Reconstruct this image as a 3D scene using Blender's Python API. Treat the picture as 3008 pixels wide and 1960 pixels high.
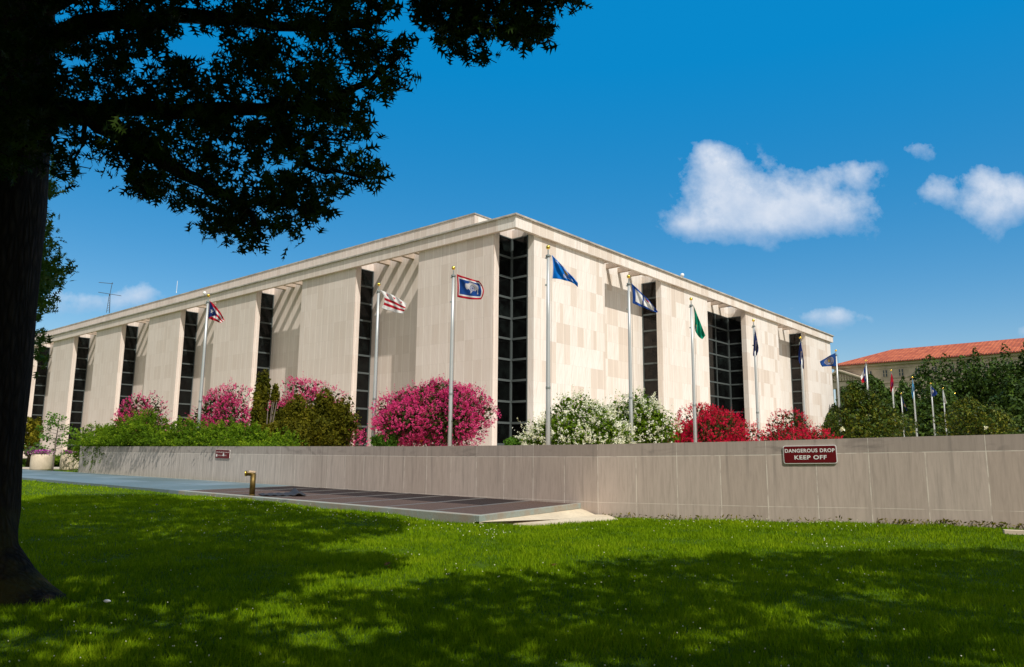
import bpy, bmesh, math, random
import numpy as np
from mathutils import Matrix, Vector, noise as mnoise
random.seed(7); RNG = np.random.default_rng(11)
S = bpy.context.scene; COL = S.collection
for o in list(bpy.data.objects): bpy.data.objects.remove(o)

# ---------------------------------------------------------------- camera
F, PITCH, ROLL = 2170.54, 0.15975, 0.00861          # focal length in photo pixels (3008 wide)
CX, CY, DS = 1504.0, 980.0, 1/0.7912
cp, sp = math.cos(PITCH), math.sin(PITCH); cr, sr = math.cos(ROLL), math.sin(ROLL)
r0 = np.array([1, 0, 0.]); FW = np.array([0, cp, sp]); u0 = np.array([0, -sp, cp])
RT = cr*r0 + sr*u0; UP = -sr*r0 + cr*u0
cam_d = bpy.data.cameras.new('camera'); cam = bpy.data.objects.new('camera', cam_d); COL.objects.link(cam)
cam_d.sensor_width = 36; cam_d.lens = 36*F/3008; cam_d.clip_start = 0.05; cam_d.clip_end = 6000
cam.matrix_world = Matrix(((RT[0], UP[0], -FW[0], 0), (RT[1], UP[1], -FW[1], 0), (RT[2], UP[2], -FW[2], 0), (0, 0, 0, 1)))
S.camera = cam

# ---------------------------------------------------------------- building frame, sun
YAW = 0.7069
Lv = np.array([-math.cos(YAW), math.sin(YAW)]); Rv = np.array([math.sin(YAW), math.cos(YAW)])
CB = np.array([0.234, 60.0])
sh = -Rv*1.0 - Lv*2.48
SUN = np.array([sh[0], sh[1], 3.07]); SUN /= np.linalg.norm(SUN)
SUN_EL = math.asin(SUN[2]); SUN_AZ = math.atan2(SUN[0], SUN[1])

# ---------------------------------------------------------------- node helpers
def nodes(mat):
    mat.use_nodes = True
    return mat.node_tree.nodes, mat.node_tree.links
class NT:
    """tiny expression helper over a node tree"""
    def __init__(s, tree): s.t = tree
    def n(s, typ, **kw):
        nd = s.t.nodes.new(typ)
        for k, v in kw.items(): setattr(nd, k, v)
        return nd
    def put(s, sock, v):
        if isinstance(v, bpy.types.NodeSocket): s.t.links.new(v, sock)
        else:
            if sock.type == 'RGBA' and len(v) == 3: v = (*v, 1)
            sock.default_value = v
    def m(s, op, a, b=None, c=None, clamp=False):
        nd = s.n('ShaderNodeMath', operation=op); nd.use_clamp = clamp
        s.put(nd.inputs[0], a)
        if b is not None: s.put(nd.inputs[1], b)
        if c is not None: s.put(nd.inputs[2], c)
        return nd.outputs[0]
    def mix(s, f, a, b, mode='MIX'):
        nd = s.n('ShaderNodeMix', data_type='RGBA', blend_type=mode)
        s.put(nd.inputs[0], f); s.put(nd.inputs[6], a); s.put(nd.inputs[7], b)
        return nd.outputs[2]
    def noise(s, vec, scale, detail=3, rough=.5, dist=0, out=0):
        nd = s.n('ShaderNodeTexNoise')
        if vec is not None: s.put(nd.inputs['Vector'], vec)
        nd.inputs['Scale'].default_value = scale; nd.inputs['Detail'].default_value = detail
        nd.inputs['Roughness'].default_value = rough; nd.inputs['Distortion'].default_value = dist
        return nd.outputs[out]
    def ramp(s, f, stops):
        nd = s.n('ShaderNodeValToRGB'); s.put(nd.inputs[0], f); e = nd.color_ramp.elements
        while len(e) < len(stops): e.new(.5)
        for el, (p, c) in zip(e, stops):
            el.position = p; el.color = (*c, 1) if len(c) == 3 else c
        return nd.outputs[0]
    def mr(s, f, a, b, c=0., d=1.):
        nd = s.n('ShaderNodeMapRange'); s.put(nd.inputs[0], f)
        for i, v in enumerate((a, b, c, d)): s.put(nd.inputs[i+1], v)
        return nd.outputs[0]
    def scalev(s, vec, sc):
        nd = s.n('ShaderNodeMapping'); s.put(nd.inputs[0], vec); nd.inputs['Scale'].default_value = sc
        return nd.outputs[0]
    def sep(s, vec):
        nd = s.n('ShaderNodeSeparateXYZ'); s.put(nd.inputs[0], vec); return nd.outputs
    def comb(s, x, y, z):
        nd = s.n('ShaderNodeCombineXYZ')
        for i, v in enumerate((x, y, z)): s.put(nd.inputs[i], v)
        return nd.outputs[0]
    def bump(s, h, strength=.3, dist=.02):
        nd = s.n('ShaderNodeBump'); nd.inputs['Strength'].default_value = strength
        nd.inputs['Distance'].default_value = dist; s.put(nd.inputs['Height'], h); return nd.outputs[0]

# ---------------------------------------------------------------- world: sky, clouds
W = bpy.data.worlds.new("World"); S.world = W; W.use_nodes = True
SKY_STRENGTH = 0.1
def ray(xd, yd):
    """direction through a point of the photo (2380 px wide coordinates)"""
    return RT*((xd*DS-CX)/F) + UP*(-(yd*DS-CY)/F) + FW
def build_world():
    t = W.node_tree
    for n in list(t.nodes): t.nodes.remove(n)
    T = NT(t)
    sky = T.n('ShaderNodeTexSky', sky_type='NISHITA'); sky.sun_disc = False
    sky.sun_elevation = SUN_EL; sky.sun_rotation = SUN_AZ
    sky.altitude = 300; sky.air_density = 1.3; sky.dust_density = 0.35; sky.ozone_density = 4.0
    hs = T.n('ShaderNodeHueSaturation'); hs.inputs['Saturation'].default_value = 1.35
    hs.inputs['Hue'].default_value = .488
    T.put(hs.inputs['Color'], sky.outputs[0])
    tc = T.n('ShaderNodeTexCoord'); g = tc.outputs['Generated']
    x, y, z = T.sep(g)[0:3]
    ys = T.m('MAXIMUM', y, .05)
    u = T.m('DIVIDE', x, ys); v = T.m('DIVIDE', z, ys)
    uv = T.comb(u, v, 0.)
    nz = T.noise(uv, 26, 8, .62); nz2 = T.noise(uv, 9, 3, .5)
    blobs = [(1652, 372, 52, 50, 1), (1700, 440, 105, 80, 1.1), (1730, 515, 130, 52, 1.0), (1870, 455, 75, 60, .8), (1990, 405, 55, 34, .8),
             (1920, 505, 110, 48, .85), (1600, 525, 60, 34, .7), (2185, 446, 46, 40, 1.0), (2290, 418, 44, 40, 1.0), (2305, 492, 72, 52, 1.0),
             (2378, 450, 55, 52, .9), (2135, 350, 50, 26, .6), (1930, 737, 85, 24, .8), (322, 685, 55, 26, .9), (245, 705, 70, 22, .55),
             (120, 700, 80, 30, .5), (105, 520, 45, 34, .5), (2390, 770, 30, 18, .6), (1990, 470, 60, 60, .3)]
    tot = None; hs_ = None
    for bx, by, w, h, a in blobs:
        d = ray(bx, by); bu, bv = d[0]/d[1], d[2]/d[1]
        k = (w*DS/F)*1.05; kh = (h*DS/F)*1.05
        du = T.m('MULTIPLY', T.m('SUBTRACT', u, bu), 1/k); dv = T.m('MULTIPLY', T.m('SUBTRACT', v, bv), 1/kh)
        r2 = T.m('ADD', T.m('MULTIPLY', du, du), T.m('MULTIPLY', dv, dv))
        g_ = T.m('MULTIPLY', T.m('EXPONENT', T.m('MULTIPLY', r2, -1.0)), a)
        tot = g_ if tot is None else T.m('ADD', tot, g_)
        hh_ = T.m('MULTIPLY', g_, dv); hs_ = hh_ if hs_ is None else T.m('ADD', hs_, hh_)
    dens = T.m('ADD', T.m('MULTIPLY', tot, 1.15), T.m('MULTIPLY', T.m('SUBTRACT', nz, .5), 1.75))
    dens = T.m('ADD', dens, T.m('MULTIPLY', T.m('SUBTRACT', nz2, .5), .6))
    mask = T.mr(dens, .36, 1.45)
    mask = T.m('MULTIPLY', mask, T.mr(tot, .04, .3)); mask = T.m('POWER', mask, .85)
    front = T.m('GREATER_THAN', y, .3); mask = T.m('MULTIPLY', T.m('MULTIPLY', mask, front), .86)
    rel = T.m('DIVIDE', hs_, T.m('MAXIMUM', tot, .02))
    shade = T.mr(T.m('ADD', rel, T.m('MULTIPLY', T.m('SUBTRACT', T.noise(uv, 20, 6, .6), .5), 2.2)), -.75, .55, 0., 1.)
    cl = T.mix(shade, (4.0, 5.2, 7.0), (7.6, 7.9, 8.5))
    base = T.mix(T.mr(z, .08, .48, .28, .93), T.mix(1., hs.outputs[0], (1.4, 1.14, 1.12), 'MULTIPLY'), (.0, 2.25, 5.5))
    colr = T.mix(mask, base, cl)
    # added unseen bright cloud behind the viewer, a neutral fill for shaded faces
    bk = T.mr(y, .42, .05); bn = T.mr(T.noise(g, 3., 5, .6), .35, .65, .55, 1.)
    colr = T.mix(T.m('MULTIPLY', bk, bn), colr, (7.2, 6.7, 6.2))
    bg = T.n('ShaderNodeBackground'); bg.inputs[1].default_value = SKY_STRENGTH
    T.put(bg.inputs[0], colr)
    out = T.n('ShaderNodeOutputWorld'); t.links.new(bg.outputs[0], out.inputs[0])
build_world()
sun_d = bpy.data.lights.new('sun', 'SUN'); sun_d.energy = 4.2; sun_d.angle = math.radians(.5); sun_d.color = (1, .96, .90)
sun = bpy.data.objects.new('sun', sun_d); COL.objects.link(sun)
sun.rotation_euler = Vector(SUN).to_track_quat('Z', 'Y').to_euler()
S.view_settings.view_transform = 'Standard'; S.view_settings.look = 'None'
S.view_settings.exposure = 0.15; S.view_settings.gamma = 1
S.view_settings.use_curve_mapping = False

# ---------------------------------------------------------------- geometry helpers
def tag(o, label=None, cat=None, group=None, kind=None):
    if label: o['label'] = label
    if cat: o['category'] = cat
    if group: o['group'] = group
    if kind: o['kind'] = kind
    return o
def empty(name, loc=(0, 0, 0), rz=0.):
    o = bpy.data.objects.new(name, None); COL.objects.link(o); o.location = [float(a) for a in loc]
    o.rotation_euler = (0, 0, rz); o.empty_display_size = .3
    return o
def link(name, me, mat, parent=None, smooth=False):
    if mat:
        for m in (mat if isinstance(mat, list) else [mat]): me.materials.append(m)
    o = bpy.data.objects.new(name, me); COL.objects.link(o)
    if parent: o.parent = parent
    if smooth: me.polygons.foreach_set('use_smooth', [True]*len(me.polygons))
    return o
def npmesh(name, V, Fc, mat, parent=None, attr=None, smooth=False, local=True):
    """V (n,3), Fc (m,k) -> object; V is in world space, stored relative to the parent"""
    V = np.asarray(V, np.float32).reshape(-1, 3)
    if parent is not None and local:
        mi = np.array(Matrix.Translation(parent.location) @ parent.rotation_euler.to_matrix().to_4x4())
        mi = np.linalg.inv(mi); V = V @ mi[:3, :3].T.astype(np.float32) + mi[:3, 3].astype(np.float32)
    Fc = np.asarray(Fc, np.int32); m, k = Fc.shape
    me = bpy.data.meshes.new(name)
    me.vertices.add(len(V)); me.vertices.foreach_set('co', np.ascontiguousarray(V, np.float32).ravel())
    me.loops.add(m*k); me.loops.foreach_set('vertex_index', Fc.ravel())
    me.polygons.add(m); me.polygons.foreach_set('loop_start', np.arange(m, dtype=np.int32)*k)
    me.polygons.foreach_set('loop_total', np.full(m, k, np.int32))
    me.update(calc_edges=True)
    if attr is not None:
        a = me.attributes.new('rnd', 'FLOAT', 'FACE'); a.data.foreach_set('value', np.asarray(attr, np.float32))
    return link(name, me, mat, parent, smooth)
class MB:
    def __init__(s): s.v = []; s.f = []
    def box(s, x0, x1, y0, y1, z0, z1):
        b = len(s.v)
        s.v += [(x, y, z) for z in (z0, z1) for x, y in ((x0, y0), (x1, y0), (x1, y1), (x0, y1))]
        s.f += [(b, b+3, b+2, b+1), (b+4, b+5, b+6, b+7), (b, b+1, b+5, b+4), (b+1, b+2, b+6, b+5), (b+2, b+3, b+7, b+6), (b+3, b, b+4, b+7)]
        return s
    def prism(s, pts, z0, z1):
        """pts counter-clockwise; z0/z1 scalars or per-vertex lists"""
        n = len(pts); b = len(s.v)
        z0 = [z0]*n if np.isscalar(z0) else z0; z1 = [z1]*n if np.isscalar(z1) else z1
        s.v += [(p[0], p[1], z0[i]) for i, p in enumerate(pts)] + [(p[0], p[1], z1[i]) for i, p in enumerate(pts)]
        s.f.append(tuple(b+i for i in reversed(range(n)))); s.f.append(tuple(b+n+i for i in range(n)))
        for i in range(n):
            j = (i+1) % n; s.f.append((b+i, b+j, b+n+j, b+n+i))
        return s
    def quad(s, *p):
        b = len(s.v); s.v += [tuple(q) for q in p]; s.f.append(tuple(range(b, b+len(p)))); return s
    def tube(s, pts, rad, n=10, cap=True, jit=0):
        pts = [np.array(p, float) for p in pts]; rings = []
        for i, p in enumerate(pts):
            d = pts[min(i+1, len(pts)-1)]-pts[max(i-1, 0)]; d /= np.linalg.norm(d)+1e-9
            a = np.cross(d, [0, 0, 1.]) if abs(d[2]) < .95 else np.cross(d, [0, 1., 0]); a /= np.linalg.norm(a); c = np.cross(d, a)
            b = len(s.v); r = rad[i] if not np.isscalar(rad) else rad
            for k in range(n):
                t = 2*math.pi*k/n; rr = r*(1+jit*random.uniform(-1, 1)); s.v.append(tuple(p+rr*(a*math.cos(t)+c*math.sin(t))))
            rings.append(b)
        for a, b in zip(rings[:-1], rings[1:]):
            for k in range(n): s.f.append((a+k, b+k, b+(k+1) % n, a+(k+1) % n))
        if cap: s.f.append(tuple(rings[0]+k for k in range(n))); s.f.append(tuple(rings[-1]+k for k in reversed(range(n))))
        return s
    def lathe(s, prof, c=(0, 0, 0), n=20):
        b = len(s.v)
        for r, z in prof:
            for k in range(n):
                t = 2*math.pi*k/n; s.v.append((c[0]+r*math.cos(t), c[1]+r*math.sin(t), c[2]+z))
        for i in range(len(prof)-1):
            for k in range(n):
                s.f.append((b+i*n+k, b+i*n+(k+1) % n, b+(i+1)*n+(k+1) % n, b+(i+1)*n+k))
        s.f.append(tuple(b+k for k in reversed(range(n)))); s.f.append(tuple(b+(len(prof)-1)*n+k for k in range(n)))
        return s
    def build(s, name, mat, parent=None, smooth=False, bevel=0):
        me = bpy.data.meshes.new(name); me.from_pydata([tuple(map(float, v)) for v in s.v], [], s.f); me.update()
        o = link(name, me, mat, parent, smooth)
        if bevel:
            md = o.modifiers.new('bevel', 'BEVEL'); md.width = bevel; md.segments = 2; md.limit_method = 'ANGLE'
        if smooth and not bevel:
            pass
        return o
def at(xd, yd, depth):
    return ray(xd, yd)*depth
def onz(xd, yd, z):
    d = ray(xd, yd); return d*(z/d[2])
def project(P):
    P = np.atleast_2d(P); d = P@FW
    return np.stack([(CX+F*(P@RT)/d)/DS, (CY-F*(P@UP)/d)/DS, d], -1)

# ---------------------------------------------------------------- materials
def mat_new(name):
    m = bpy.data.materials.new(name); m.use_nodes = True
    b = m.node_tree.nodes['Principled BSDF']; return m, NT(m.node_tree), b
def simple(name, col, rough=.6, metal=0., spec=.5, nscale=0, namt=.15, bump=0):
    m, T, b = mat_new(name)
    b.inputs['Roughness'].default_value = rough; b.inputs['Metallic'].default_value = metal
    b.inputs['Specular IOR Level'].default_value = spec
    if nscale:
        tc = T.n('ShaderNodeTexCoord'); f = T.noise(tc.outputs['Object'], nscale, 5, .6)
        k = T.mr(f, .3, .7, 1-namt, 1+namt)
        T.put(b.inputs['Base Color'], T.mix(1., (*col,), T.comb(k, k, k), 'MULTIPLY'))
        if bump: T.put(b.inputs['Normal'], T.bump(f, bump, .02))
    else: b.inputs['Base Color'].default_value = (*col, 1)
    return m
def stone_mat():
    """pale marble veneer: slabs 1.06 m wide, one window module high, each with its own tone and vertical veining"""
    m, T, b = mat_new('marble_slabs')
    tc = T.n('ShaderNodeTexCoord'); x, y, z = T.sep(tc.outputs['Object'])[0:3]
    u = T.m('ADD', x, y); row = T.m('FLOOR', T.m('DIVIDE', T.m('SUBTRACT', z, 18.8), 1.825))
    wn = T.n('ShaderNodeTexWhiteNoise', noise_dimensions='1D'); T.put(wn.inputs['W'], row)
    uo = T.m('ADD', T.m('DIVIDE', u, 1.066), T.m('MULTIPLY', T.m('ROUND', T.m('MULTIPLY', wn.outputs[0], 2.)), .0))
    cell = T.m('FLOOR', uo)
    dbl = T.m('FLOOR', T.m('DIVIDE', uo, 2.)); half = T.m('FLOOR', T.m('MULTIPLY', uo, 2.))
    ws = T.n('ShaderNodeTexWhiteNoise', noise_dimensions='2D'); T.put(ws.inputs['Vector'], T.comb(dbl, row, 3.))
    isd = T.m('GREATER_THAN', ws.outputs[0], .62); ish = T.m('LESS_THAN', ws.outputs[0], .16)
    cell = T.m('ADD', T.m('MULTIPLY', isd, T.m('SUBTRACT', T.m('ADD', dbl, 300.), cell)), cell)
    cell = T.m('ADD', T.m('MULTIPLY', ish, T.m('SUBTRACT', T.m('ADD', half, 700.), cell)), cell)
    wn2 = T.n('ShaderNodeTexWhiteNoise', noise_dimensions='2D'); T.put(wn2.inputs['Vector'], T.comb(cell, row, 0.))
    rnd = wn2.outputs[0]; rc = T.sep(wn2.outputs[1])
    # veins, nearly vertical, leaning differently on each slab
    sl = T.m('MULTIPLY', T.m('SUBTRACT', rc[0], .5), .55)
    uu = T.m('ADD', u, T.m('MULTIPLY', z, sl))
    vn = T.noise(T.comb(T.m('MULTIPLY', uu, 5.5), T.m('MULTIPLY', z, .35), T.m('MULTIPLY', rnd, 40.)), 1.3, 5, .65, .35)
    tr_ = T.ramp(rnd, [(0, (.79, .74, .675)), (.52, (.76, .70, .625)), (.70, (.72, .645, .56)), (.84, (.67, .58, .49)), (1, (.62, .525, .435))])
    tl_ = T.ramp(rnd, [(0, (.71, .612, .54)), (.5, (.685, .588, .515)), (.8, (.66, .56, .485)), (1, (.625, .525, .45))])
    side = T.m('MULTIPLY', T.m('LESS_THAN', x, 6.2), T.m('GREATER_THAN', y, 2.0))     # same marble; dimmer grazing light on the long front is put into its tone
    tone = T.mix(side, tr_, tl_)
    tone = T.mix(T.mr(vn, .44, .70, 0., .62), tone, (.60, .49, .40))
    big = T.noise(tc.outputs['Object'], .13, 4, .55)
    tone = T.mix(T.mr(big, .35, .7, 0., .22), tone, (.56, .50, .43))
    # dirt streaks below the top
    st = T.noise(T.comb(T.m('MULTIPLY', u, 2.4), T.m('MULTIPLY', z, .05), 3.), 1.5, 4, .7)
    tone = T.mix(T.m('MULTIPLY', T.mr(st, .50, .75, 0., .5), T.mr(z, 9., 19., .45, 1.)), tone, (.44, .385, .33))
    fu = T.m('FRACT', uo); ju = T.m('MINIMUM', fu, T.m('SUBTRACT', 1., fu))
    jv = T.m('LESS_THAN', ju, .018)
    fz = T.m('FRACT', T.m('DIVIDE', T.m('SUBTRACT', z, 18.8), 1.825)); jz = T.m('LESS_THAN', T.m('MINIMUM', fz, T.m('SUBTRACT', 1., fz)), .004)
    tone = T.mix(T.m('MULTIPLY', jv, .75), tone, (.90, .84, .74)); tone = T.mix(T.m('MULTIPLY', jz, .5), tone, (.45, .40, .34))
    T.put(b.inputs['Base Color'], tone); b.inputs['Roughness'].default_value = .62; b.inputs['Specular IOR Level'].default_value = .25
    T.put(b.inputs['Normal'], T.bump(vn, .08, .01))
    return m
def wallstone_mat():
    """grey limestone garden wall; uv.x = metres along the wall, uv.y = metres below the top"""
    m, T, b = mat_new('weathered_limestone')
    uv = T.n('ShaderNodeUVMap'); uv.uv_map = 'UVMap'; x, y = T.sep(uv.outputs[0])[0:2]
    cell = T.m('FLOOR', T.m('DIVIDE', x, 1.1)); cop = T.m('GREATER_THAN', y, -.33)
    cc = T.m('FLOOR', T.m('DIVIDE', x, 2.2))
    ce = T.m('ADD', T.m('MULTIPLY', cell, T.m('SUBTRACT', 1., cop)), T.m('MULTIPLY', T.m('ADD', cc, 77.), cop))
    wn = T.n('ShaderNodeTexWhiteNoise', noise_dimensions='1D'); T.put(wn.inputs['W'], ce)
    r = wn.outputs[0]
    tone = T.ramp(r, [(0, (.47, .375, .31)), (.5, (.51, .412, .345)), (1, (.55, .45, .38))])
    pale = T.mr(x, 14., 26., 1., 0.)       # the far end is paler
    tone = T.mix(T.m('MULTIPLY', pale, .75), tone, (.55, .50, .445))
    grain = T.noise(T.comb(T.m('MULTIPLY', x, 9.), T.m('MULTIPLY', y, .9), r), 1.6, 6, .65, .5)
    tone = T.mix(T.mr(grain, .4, .75, 0., .42), tone, (.25, .20, .165))
    stv = T.noise(T.comb(T.m('MULTIPLY', x, 3.2), T.m('MULTIPLY', y, .12), 4.), 2.0, 4, .6)
    reach = T.mr(y, -1.7, 0., .25, 1.)
    tone = T.mix(T.m('MULTIPLY', T.mr(stv, .54, .68, 0., .55), reach), tone, (.16, .14, .125))
    st2 = T.noise(T.comb(T.m('MULTIPLY', x, 9.), T.m('MULTIPLY', y, .15), 9.), 2.0, 3, .6)
    tone = T.mix(T.m('MULTIPLY', T.m('MULTIPLY', T.mr(st2, .50, .62, 0., .75), reach), pale), tone, (.17, .155, .14))
    tone = T.mix(T.m('MULTIPLY', cop, .38), tone, (.20, .17, .15))
    blot = T.noise(T.comb(x, T.m('MULTIPLY', y, 3.), 0.), 1.1, 5, .6, .6)
    tone = T.mix(T.m('MULTIPLY', T.mr(blot, .55, .7), T.m('MULTIPLY', cop, .5)), tone, (.15, .125, .11))
    f1 = T.m('FRACT', T.m('DIVIDE', x, 1.1)); j1 = T.m('LESS_THAN', T.m('MINIMUM', f1, T.m('SUBTRACT', 1., f1)), .0085)
    f2 = T.m('FRACT', T.m('DIVIDE', x, 2.2)); j2 = T.m('LESS_THAN', T.m('MINIMUM', f2, T.m('SUBTRACT', 1., f2)), .0028)
    jv = T.m('ADD', T.m('MULTIPLY', j1, T.m('SUBTRACT', 1., cop)), T.m('MULTIPLY', j2, cop))
    jh = T.m('MAXIMUM', T.m('LESS_THAN', T.m('ABSOLUTE', T.m('ADD', y, .33)), .008), T.m('LESS_THAN', T.m('ABSOLUTE', T.m('ADD', y, 1.52)), .005))
    jj = T.m('MAXIMUM', jv, jh); brk = T.mr(T.noise(T.comb(x, y, 0.), 3., 3, .6), .36, .52, .1, 1.)
    tone = T.mix(T.m('MULTIPLY', T.m('MULTIPLY', jj, brk), .72), tone, (.80, .73, .62))
    T.put(b.inputs['Base Color'], tone); b.inputs['Roughness'].default_value = .8; b.inputs['Specular IOR Level'].default_value = .2
    T.put(b.inputs['Normal'], T.bump(grain, .25, .01))
    return m
def foliage_mat(name, dark, mid, light, rough=.6, trans=.25, spec=.06):
    m, T, b = mat_new(name)
    a = T.n('ShaderNodeAttribute', attribute_name='rnd'); geo = T.n('ShaderNodeNewGeometry')
    big = T.noise(geo.outputs['Position'], .9, 3, .6)
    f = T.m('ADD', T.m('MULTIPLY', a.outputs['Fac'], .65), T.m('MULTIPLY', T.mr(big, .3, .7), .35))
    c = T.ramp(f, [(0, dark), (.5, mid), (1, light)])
    T.put(b.inputs['Base Color'], c); b.inputs['Roughness'].default_value = rough; b.inputs['Specular IOR Level'].default_value = spec
    if trans:
        tr = T.n('ShaderNodeBsdfTranslucent'); T.put(tr.inputs[0], T.mix(1., c, (1.25, 1.25, .6), 'MULTIPLY'))
        mx = T.n('ShaderNodeMixShader'); mx.inputs[0].default_value = trans
        T.t.links.new(b.outputs[0], mx.inputs[1]); T.t.links.new(tr.outputs[0], mx.inputs[2])
        out = [n for n in T.t.nodes if n.type == 'OUTPUT_MATERIAL'][0]; T.t.links.new(mx.outputs[0], out.inputs[0])
    return m
def ground_mat():
    m, T, b = mat_new('lawn_turf')
    geo = T.n('ShaderNodeNewGeometry'); p = geo.outputs['Position']
    n1 = T.noise(p, .6, 4, .6); n2 = T.noise(p, 18, 4, .7); n3 = T.noise(p, 3, 3, .6)
    c = T.ramp(n1, [(.3, (.050, .105, .004)), (.5, (.075, .14, .006)), (.7, (.11, .16, .008))])
    c = T.mix(T.mr(n2, .35, .7, 0., .75), c, (.012, .030, .004)); c = T.mix(T.mr(n3, .62, .75, 0., .4), c, (.075, .07, .02))
    T.put(b.inputs['Base Color'], c); b.inputs['Roughness'].default_value = .9; b.inputs['Specular IOR Level'].default_value = .1
    T.put(b.inputs['Normal'], T.bump(n2, .8, .05)); return m
def bark_mat():
    m, T, b = mat_new('oak_bark')
    tc = T.n('ShaderNodeTexCoord'); p = T.scalev(tc.outputs['Object'], (1, 1, .22))
    n1 = T.noise(p, 14, 6, .65, .6); vo = T.n('ShaderNodeTexVoronoi', feature='DISTANCE_TO_EDGE'); T.put(vo.inputs['Vector'], p); vo.inputs['Scale'].default_value = 16
    h = T.m('ADD', T.m('MULTIPLY', vo.outputs[0], .8), T.m('MULTIPLY', n1, .5))
    c = T.ramp(h, [(.15, (.006, .005, .004)), (.4, (.018, .013, .009)), (.7, (.036, .027, .018))])
    z = T.sep(tc.outputs['Object'])[2]
    moss = T.m('MULTIPLY', T.mr(T.noise(tc.outputs['Object'], 3, 4, .6), .4, .6), T.mr(z, .2, 1.6, .7, 0.))
    c = T.mix(moss, c, (.05, .045, .010))
    T.put(b.inputs['Base Color'], c); b.inputs['Roughness'].default_value = .9; b.inputs['Specular IOR Level'].default_value = .1
    T.put(b.inputs['Normal'], T.bump(h, .9, .05)); return m
def tile_mat():
    m, T, b = mat_new('terracotta_tiles')
    uv = T.n('ShaderNodeUVMap'); uv.uv_map = 'UVMap'; x, y = T.sep(uv.outputs[0])[0:2]
    w = T.m('FRACT', T.m('DIVIDE', x, 1.15)); ridge = T.m('ABSOLUTE', T.m('SUBTRACT', w, .5))
    rw = T.m('FRACT', T.m('DIVIDE', y, 1.6))
    wn = T.n('ShaderNodeTexWhiteNoise', noise_dimensions='2D'); T.put(wn.inputs['Vector'], T.comb(T.m('FLOOR', T.m('DIVIDE', x, 1.15)), T.m('FLOOR', T.m('DIVIDE', y, 1.6)), 0.))
    c = T.ramp(wn.outputs[0], [(0, (.33, .070, .022)), (.5, (.42, .095, .030)), (1, (.50, .13, .045))])
    c = T.mix(T.m('LESS_THAN', rw, .12), c, (.24, .04, .02)); c = T.mix(T.m('MULTIPLY', T.m('LESS_THAN', ridge, .12), .5), c, (.16, .03, .015))
    T.put(b.inputs['Base Color'], c); b.inputs['Roughness'].default_value = .75
    T.put(b.inputs['Normal'], T.bump(ridge, 1., .12)); return m
def attrcol_mat(name, rough=.7, trans=.0, spec=.2):
    m, T, b = mat_new(name)
    a = T.n('ShaderNodeVertexColor'); a.layer_name = 'col'
    tc = T.n('ShaderNodeTexCoord'); f = T.noise(tc.outputs['Object'], 300, 2, .5); k = T.mr(f, .3, .7, .92, 1.04)
    c = T.mix(1., a.outputs[0], T.comb(k, k, k), 'MULTIPLY')
    T.put(b.inputs['Base Color'], c); b.inputs['Roughness'].default_value = rough; b.inputs['Specular IOR Level'].default_value = spec
    if trans:
        tr = T.n('ShaderNodeBsdfTranslucent'); T.put(tr.inputs[0], c)
        mx = T.n('ShaderNodeMixShader'); mx.inputs[0].default_value = trans
        T.t.links.new(b.outputs[0], mx.inputs[1]); T.t.links.new(tr.outputs[0], mx.inputs[2])
        out = [n for n in T.t.nodes if n.type == 'OUTPUT_MATERIAL'][0]; T.t.links.new(mx.outputs[0], out.inputs[0])
    return m
def stained(name, base, dark, rough=.7, sc=1.5, spec=.3):
    m, T, b = mat_new(name)
    geo = T.n('ShaderNodeNewGeometry'); p = geo.outputs['Position']
    n1 = T.noise(p, sc, 5, .6, .4); n2 = T.noise(p, sc*14, 4, .6)
    c = T.mix(T.mr(n1, .38, .68), base, dark); c = T.mix(T.mr(n2, .4, .75, 0., .35), c, tuple(k*.6 for k in dark))
    T.put(b.inputs['Base Color'], c); b.inputs['Roughness'].default_value = rough; b.inputs['Specular IOR Level'].default_value = spec
    T.put(b.inputs['Normal'], T.bump(n2, .3, .01)); return m
def slate_mat():
    m, T, b = mat_new('slate_flags')
    geo = T.n('ShaderNodeNewGeometry'); x, y, z = T.sep(geo.outputs['Position'])[0:3]
    a = T.m('ADD', T.m('MULTIPLY', x, Lv[0]), T.m('MULTIPLY', y, Lv[1])); c_ = T.m('ADD', T.m('MULTIPLY', x, Rv[0]), T.m('MULTIPLY', y, Rv[1]))
    wn = T.n('ShaderNodeTexWhiteNoise', noise_dimensions='2D'); T.put(wn.inputs['Vector'], T.comb(T.m('FLOOR', T.m('DIVIDE', a, 2.3)), T.m('FLOOR', T.m('DIVIDE', c_, 1.6)), 0.))
    c = T.ramp(wn.outputs[0], [(0, (.085, .125, .125)), (.5, (.11, .155, .165)), (1, (.16, .215, .24))])
    n1 = T.noise(geo.outputs['Position'], 1.2, 5, .65); c = T.mix(T.mr(n1, .42, .7, 0., .6), c, (.10, .125, .12))
    T.put(b.inputs['Base Color'], c); b.inputs['Roughness'].default_value = .6; return m
M = {}
M['stone'] = stone_mat(); M['wall'] = wallstone_mat(); M['ground'] = ground_mat(); M['bark'] = bark_mat(); M['tile'] = tile_mat()
M['frame'] = simple('window_frame_bronze', (.085, .10, .097), .5, .2, .4)
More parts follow.
